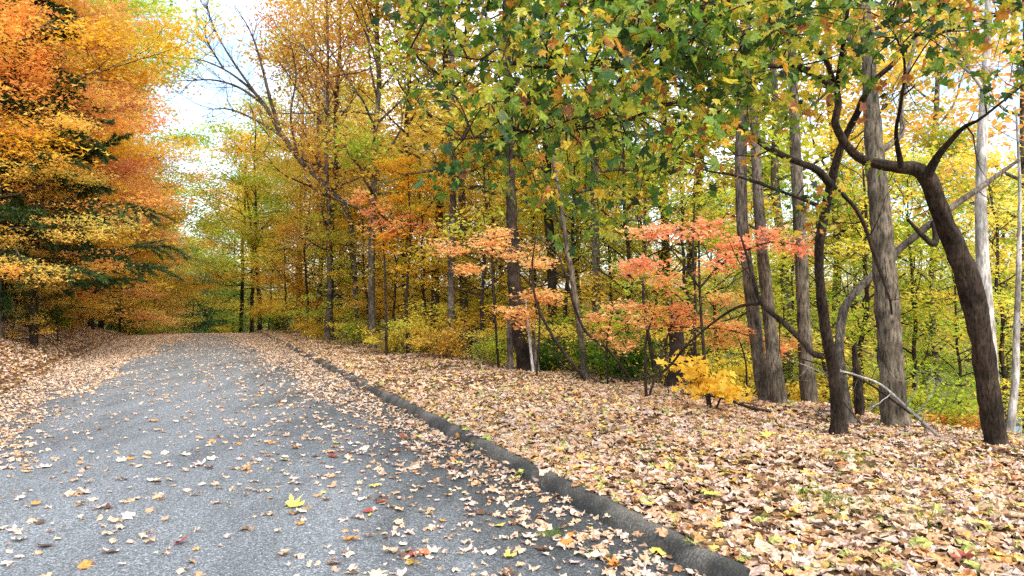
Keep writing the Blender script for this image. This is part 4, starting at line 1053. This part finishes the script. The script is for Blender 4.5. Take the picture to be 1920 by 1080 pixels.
J = [(990, 703, 30), (978, 640, 26), (967, 560, 22), (961, 460, 17), (957, 330, 14), (953, 200, 13), (950, 60, 11), (946, -150, 6), (945, -250, 3)]
J = [(a, b, c * .85) for a, b, c in J]
tJ = hero('split_trunk_tree', 'tree with a dark hollow split base left of the slender leaning stem', J, 14.6)
limb_obj('trunk', J, 14.6, 14.8, BARK_DARK, tJ, 14, .24, .06, root_down=.5, twigs=10)
for (a, b, h0, h1, w0) in [(958, 954, 702, 600, 9), (1008, 1000, 700, 615, 7), (1000, 985, 702, 560, 4)]:
    limb_obj('shard', [(a, h0, w0), ((a + b) / 2, (h0 + h1) / 2, w0 * .9), (b, h1, w0 * .5)], 14.25, 14.25, BARK_MID if w0 > 5 else BARK_PALE, tJ, 7, .3, .06, root_down=.2, jag=.1)
limb_obj('branch', [(955, 280, 6), (985, 200, 4), (1010, 120, 3), (1020, 20, 2)], 14.7, 14.5, BARK_MID, tJ, 6, .1, .1, twigs=8)
limb_obj('branch', [(952, 120, 6), (915, 40, 4), (890, -60, 2)], 14.7, 14.5, BARK_MID, tJ, 6, .1, .1, twigs=8)

K = [(1098, 700, 9), (1086, 610, 8), (1073, 520, 7), (1058, 430, 6), (1046, 350, 5), (1034, 280, 4), (1020, 150, 2.5), (1012, 60, 1.5)]
tK = hero('slender_leaning_tree', 'slender grey stem leaning left right of the split trunk', K, 13.8)
limb_obj('trunk', K, 13.8, 13.8, BARK_GREY, tK, 10, .08, .08, root_down=.4, twigs=5)
limb_obj('branch', [(1060, 440, 3.5), (1040, 400, 2.5), (1015, 370, 2), (990, 300, 1.2)], 13.8, 13.5, BARK_DARK, tK, 5, .08, .08, twigs=3)
Ls = [(1272, 700, 24), (1270, 650, 20), (1267, 610, 18), (1264, 575, 15)]
tL = hero('broken_stump', 'thick broken dark stump below the pink red leaves', Ls, 12.8, 'stump')
limb_obj('trunk', Ls, 12.8, 12.8, BARK_DARK, tL, 14, .22, .05, root_down=.4, jag=.2)

# bare leaning tree by the sky gap
Pb = [(668, 625, 11), (664, 500, 10), (655, 410, 10), (632, 368, 10), (598, 335, 9), (562, 300, 9), (524, 245, 9), (495, 195, 7), (462, 160, 5), (420, 130, 3.5), (375, 112, 2), (335, 108, 1)]
Pb = [(a, b, c * .66) for a, b, c in Pb]
tP = hero('leaning_bare_tree', 'bare tree leaning left across the sky gap above the road', Pb, 25)
limb_obj('trunk', Pb, 25, 25, BARK_MID, tP, 10, .08, .15, root_down=.5)
for rws in [[(524, 245, 6), (505, 180, 4.5), (490, 120, 3.5), (470, 60, 2), (440, 10, 1)], [(500, 200, 4), (450, 165, 3), (400, 150, 2), (350, 152, 1)], [(530, 255, 5), (480, 225, 3), (430, 205, 2), (390, 205, 1)],
            [(490, 190, 4), (440, 120, 3), (405, 60, 2), (385, 5, 1)], [(560, 300, 4), (545, 220, 3), (555, 140, 2), (540, 60, 1)], [(420, 130, 3), (390, 80, 2), (380, 40, 1)]]:
    P = path_px(rws, 25, 24.5); Q = spline(P, 16); tb = Tubes(); loc = np.array(tP.location)
    tb.add(Q[:, :3] - loc, Q[:, 3], 6)
    for _ in range(16):
        i = int(rng.uniform(.2, 1) * 15); d = unit(np.gradient(Q[:, :3], axis=0)[i]) + rng.normal(0, .7, 3)
        sp = limb_path(Q[i, :3] - loc, d, rng.uniform(.4, 1.6), 5, .3, .2); tb.add(sp, np.linspace(.013, .005, 6), 4)
        for _ in range(3):
            j = int(rng.integers(1, 5)); s2 = limb_path(sp[j], d + rng.normal(0, .6, 3), rng.uniform(.3, .8), 4, .2, .25); tb.add(s2, np.linspace(.007, .004, 5), 3)
    link('branch', tb.mesh('branch', BARK_MID), tP)

# ------------------------------------------------------------------ saplings with layered bright foliage
def layered(name, label, leaf, Y, base, stems, sprays, size=(.07, .12), tmpl=STAR, cat='sapling', dens=1.0, bark=BARK_DARK, tilt=.45):
    p = at(base[0], base[1], Y); root = empty(name, (p[0], p[1], float(ground_z(p[0], p[1])))); loc = np.array(root.location)
    tb = Tubes(); main = []
    for rows in stems:
        P = path_px(rows, Y); P[0, 2] = min(P[0, 2], loc[2]) - .1 if rows[0][1] > 640 else P[0, 2]
        Q = spline(P, 20); tb.add(Q[:, :3] - loc, Q[:, 3], 6, rough=.06); main.append(Q[:, :3])
    main = np.concatenate(main)
    pos, val = [], []
    for (px, py, hw, hh) in sprays:
        c = at(px, py, Y); rx, rzz = px2m(hw, Y), px2m(hh, Y)
        p0 = main[np.argmin(np.linalg.norm(main - c, axis=1))]
        q = spline(np.array([(*p0, .008), *( [(*((p0 + c) / 2 + (0, 0, .05)), .006)] ), (*c, .003)]), 8); tb.add(q[:, :3] - loc, q[:, 3], 4)
        nl = max(2, int(rzz / .07))
        for layer in range(nl * 2):
            zc = rng.uniform(-rzz, rzz); lx = rx * math.sqrt(max(.1, 1 - (zc / (rzz + .01)) ** 2))
            for sub in range(max(3, int(lx / .11))):
                cc = c + np.array((rng.uniform(-lx, lx), rng.uniform(-max(rx, .4), max(rx, .4)) * .9, zc))
                tb.add(np.array([c, (c + cc) / 2 + (0, 0, .03), cc]) - loc, [.004, .003, .0015], 3)
                n = int(14 * dens); cv = rng.uniform()
                o_ = rng.normal(0, 1, (n, 3)) * (.11, .11, .05); pos.append(cc + o_); val.append(np.clip(cv * .6 + rng.uniform(0, .4, n), 0, 1))
    pos = np.concatenate(pos) - loc; val = np.concatenate(val); n = len(pos)
    link('stem', tb.mesh('stem', bark), root)
    link('foliage', leaf_mesh('foliage', tmpl, pos, rand_dir(n, tilt), rng.uniform(0, 6.28, n), rng.uniform(size[0], size[1], n), val, Lf[leaf], rng.uniform(-.6, .3, n)), root)
    set_label(root, label, cat, 'bright saplings along the treeline')
    return root
layered('maple_sapling', 'pink red sapling with layered leaves spread between stump and twin trunks', 'pinkred', 10.2, (1330, 735),
        [[(1330, 740, 5), (1318, 640, 4), (1312, 540, 3), (1310, 440, 2)], [(1312, 540, 3), (1360, 490, 2.5), (1440, 455, 2), (1500, 460, 1)], [(1312, 540, 3), (1260, 470, 2), (1215, 445, 1)]],
        [(1225, 440, 40, 14), (1280, 432, 45, 16), (1330, 425, 40, 14), (1385, 468, 30, 12), (1440, 452, 45, 16), (1500, 460, 22, 11), (1345, 492, 35, 12), (1200, 500, 25, 10)])
layered('maple_sapling', 'low red orange sapling in front of the broken stump', 'redorange', 11.2, (1212, 715),
        [[(1212, 715, 4), (1210, 650, 3), (1225, 590, 2)], [(1212, 660, 3), (1260, 610, 2), (1300, 580, 1)], [(1260, 612, 2), (1370, 620, 2), (1460, 650, 1)]],
        [(1210, 582, 35, 14), (1270, 565, 40, 18), (1305, 600, 35, 12), (1255, 610, 25, 9), (1370, 620, 25, 8), (1455, 650, 22, 8), (1190, 500, 30, 12), (1240, 520, 30, 10)])
layered('maple_sapling', 'orange sapling in three layers around the split trunk', 'peach', 13.4, (1003, 700),
        [[(1005, 705, 3), (1012, 600, 2.5), (1003, 540, 2), (985, 470, 1.5)], [(1003, 540, 2), (930, 480, 2), (850, 455, 1)]],
        [(845, 458, 32, 13), (905, 470, 40, 15), (965, 466, 42, 16), (1012, 490, 26, 10), (985, 553, 42, 10), (958, 578, 30, 9), (1030, 556, 18, 9), (985, 602, 32, 7), (880, 500, 26, 9), (925, 440, 24, 9)], dens=1.3)
layered('maple_sapling', 'low peach and gold sapling between leaning stem and broken stump', 'peach', 13.2, (1140, 705),
        [[(1140, 708, 3), (1138, 640, 2.5), (1150, 580, 1.5)], [(1139, 640, 2), (1190, 600, 1)]],
        [(1120, 590, 26, 10), (1160, 570, 28, 11), (1195, 600, 24, 9), (1135, 625, 28, 9), (1170, 645, 22, 8)])
layered('maple_sapling', 'low orange sapling between twin trunks and thin black maple', 'redorange', 11.6, (1400, 740),
        [[(1400, 745, 3), (1398, 680, 2), (1380, 620, 1.2)], [(1399, 690, 2), (1480, 640, 1)]],
        [(1350, 560, 26, 9), (1385, 615, 26, 9), (1420, 640, 24, 8), (1345, 640, 24, 8), (1480, 640, 20, 7)], dens=.9)
layered('maple_sapling', 'orange and yellow sapling crossing the pale slender trunk', 'gold', 18.6, (765, 650),
        [[(765, 650, 5), (762, 560, 4), (770, 450, 3), (765, 330, 2)], [(768, 450, 3), (700, 390, 2)], [(768, 440, 3), (830, 350, 2)]],
        [(720, 320, 30, 14), (770, 310, 45, 16), (800, 345, 40, 18), (745, 360, 45, 16), (790, 395, 40, 14), (760, 450, 40, 14), (770, 500, 30, 12), (720, 470, 25, 10), (830, 300, 22, 10)], size=(.09, .15))
layered('maple_sapling', 'rusty orange sapling with leaves left of pale slender trunk', 'redorange', 18.4, (725, 650),
        [[(725, 655, 4), (722, 520, 3), (715, 430, 2), (690, 370, 1.5)], [(718, 440, 2), (770, 420, 1)]],
        [(672, 372, 30, 11), (715, 400, 35, 13), (705, 430, 30, 11), (765, 415, 35, 12), (800, 430, 25, 10), (745, 440, 25, 9)], size=(.09, .15))
layered('yellow_bush', 'bright yellow maple seedling on the verge edge left of twin trunks', 'lemon', 9.6, (1335, 745),
        [[(1335, 748, 3), (1325, 715, 2), (1300, 690, 1)], [(1335, 745, 3), (1360, 725, 2)]],
        [(1295, 690, 25, 11), (1325, 703, 32, 12), (1350, 722, 28, 12), (1368, 735, 16, 9), (1310, 715, 22, 9)], size=(.10, .17), tmpl=MAPLE_SMALL, cat='bush', tilt=1.1, dens=.36)

# ------------------------------------------------------------------ arching stems and fallen branches
def stick(name, label, rows, Y0, Y1, mat, cat, group=None, twigs=4, ground=False):
    p = at(rows[0][0], rows[0][1], Y0); root = empty(name, (p[0], p[1], p[2])); set_label(root, label, cat, group)
    limb_obj('stem', rows, Y0, Y1, mat, root, 7, .1, .06, twigs=twigs)
GS = 'bare stems at the treeline'
stick('arching_stem', 'dark bare stem curving down left of the slender leaning tree', [(1098, 712, 5), (1062, 667, 4), (1025, 611, 3.5), (1004, 560, 3), (998, 500, 2.5), (1005, 440, 1.5)], 13, 13, BARK_DARK, 'stem', GS)
stick('arching_stem', 'long dark stem crossing in front of the slender leaning tree', [(1183, 712, 4.5), (1144, 660, 4), (1099, 622, 3.5), (1077, 574, 3), (1058, 510, 2.5), (1040, 470, 2), (990, 440, 1.5), (930, 445, 1)], 13, 12.6, BARK_DARK, 'stem', GS)
stick('upright_stem', 'straight dark stem standing right of the broken stump', [(1305, 720, 4.5), (1303, 640, 4), (1304, 560, 3.5), (1300, 470, 3), (1302, 380, 2)], 12.3, 12.3, BARK_DARK, 'stem', GS)
stick('upright_stem', 'dark forked stem left of the broken stump', [(1228, 690, 7), (1218, 640, 5), (1208, 580, 4), (1205, 520, 2.5)], 13, 13, BARK_DARK, 'stem', GS)
stick('upright_stem', 'thin dark stem under the orange layers, left of the split trunk', [(935, 690, 3.5), (930, 620, 3), (925, 540, 2.5), (920, 470, 2), (905, 400, 1.2)], 15.5, 15.5, BARK_DARK, 'stem', GS)
GF = 'fallen branches on the verge edge'
stick('fallen_branch', 'pale dead branch slanting to the ground right of the thick trunk', [(1775, 832, 4), (1740, 800, 4), (1698, 762, 3.5), (1653, 722, 2.8), (1610, 705, 2.5), (1560, 690, 1.5)], 7.9, 8.3, BARK_PALE, 'branch', GF, 9)
stick('fallen_branch', 'thin dark branch leaning across the foot of thick trunk', [(1707, 775, 3), (1627, 718, 2.5), (1560, 690, 2), (1471, 664, 1.2)], 8.2, 8.8, BARK_DARK, 'branch', GF, 7)
stick('fallen_branch', 'dark crooked branch lying at the foot of the twin trunks', [(1462, 778, 5), (1430, 770, 5), (1400, 762, 4), (1350, 745, 3), (1280, 738, 2)], 9.7, 10.2, BARK_DARK, 'branch', GF, 4)
stick('fallen_branch', 'grey branch leaning between thin black maple and snag', [(1615, 795, 3), (1580, 750, 2.5), (1565, 725, 2), (1540, 690, 1.2)], 8.3, 8.5, BARK_GREY, 'branch', GF, 5)
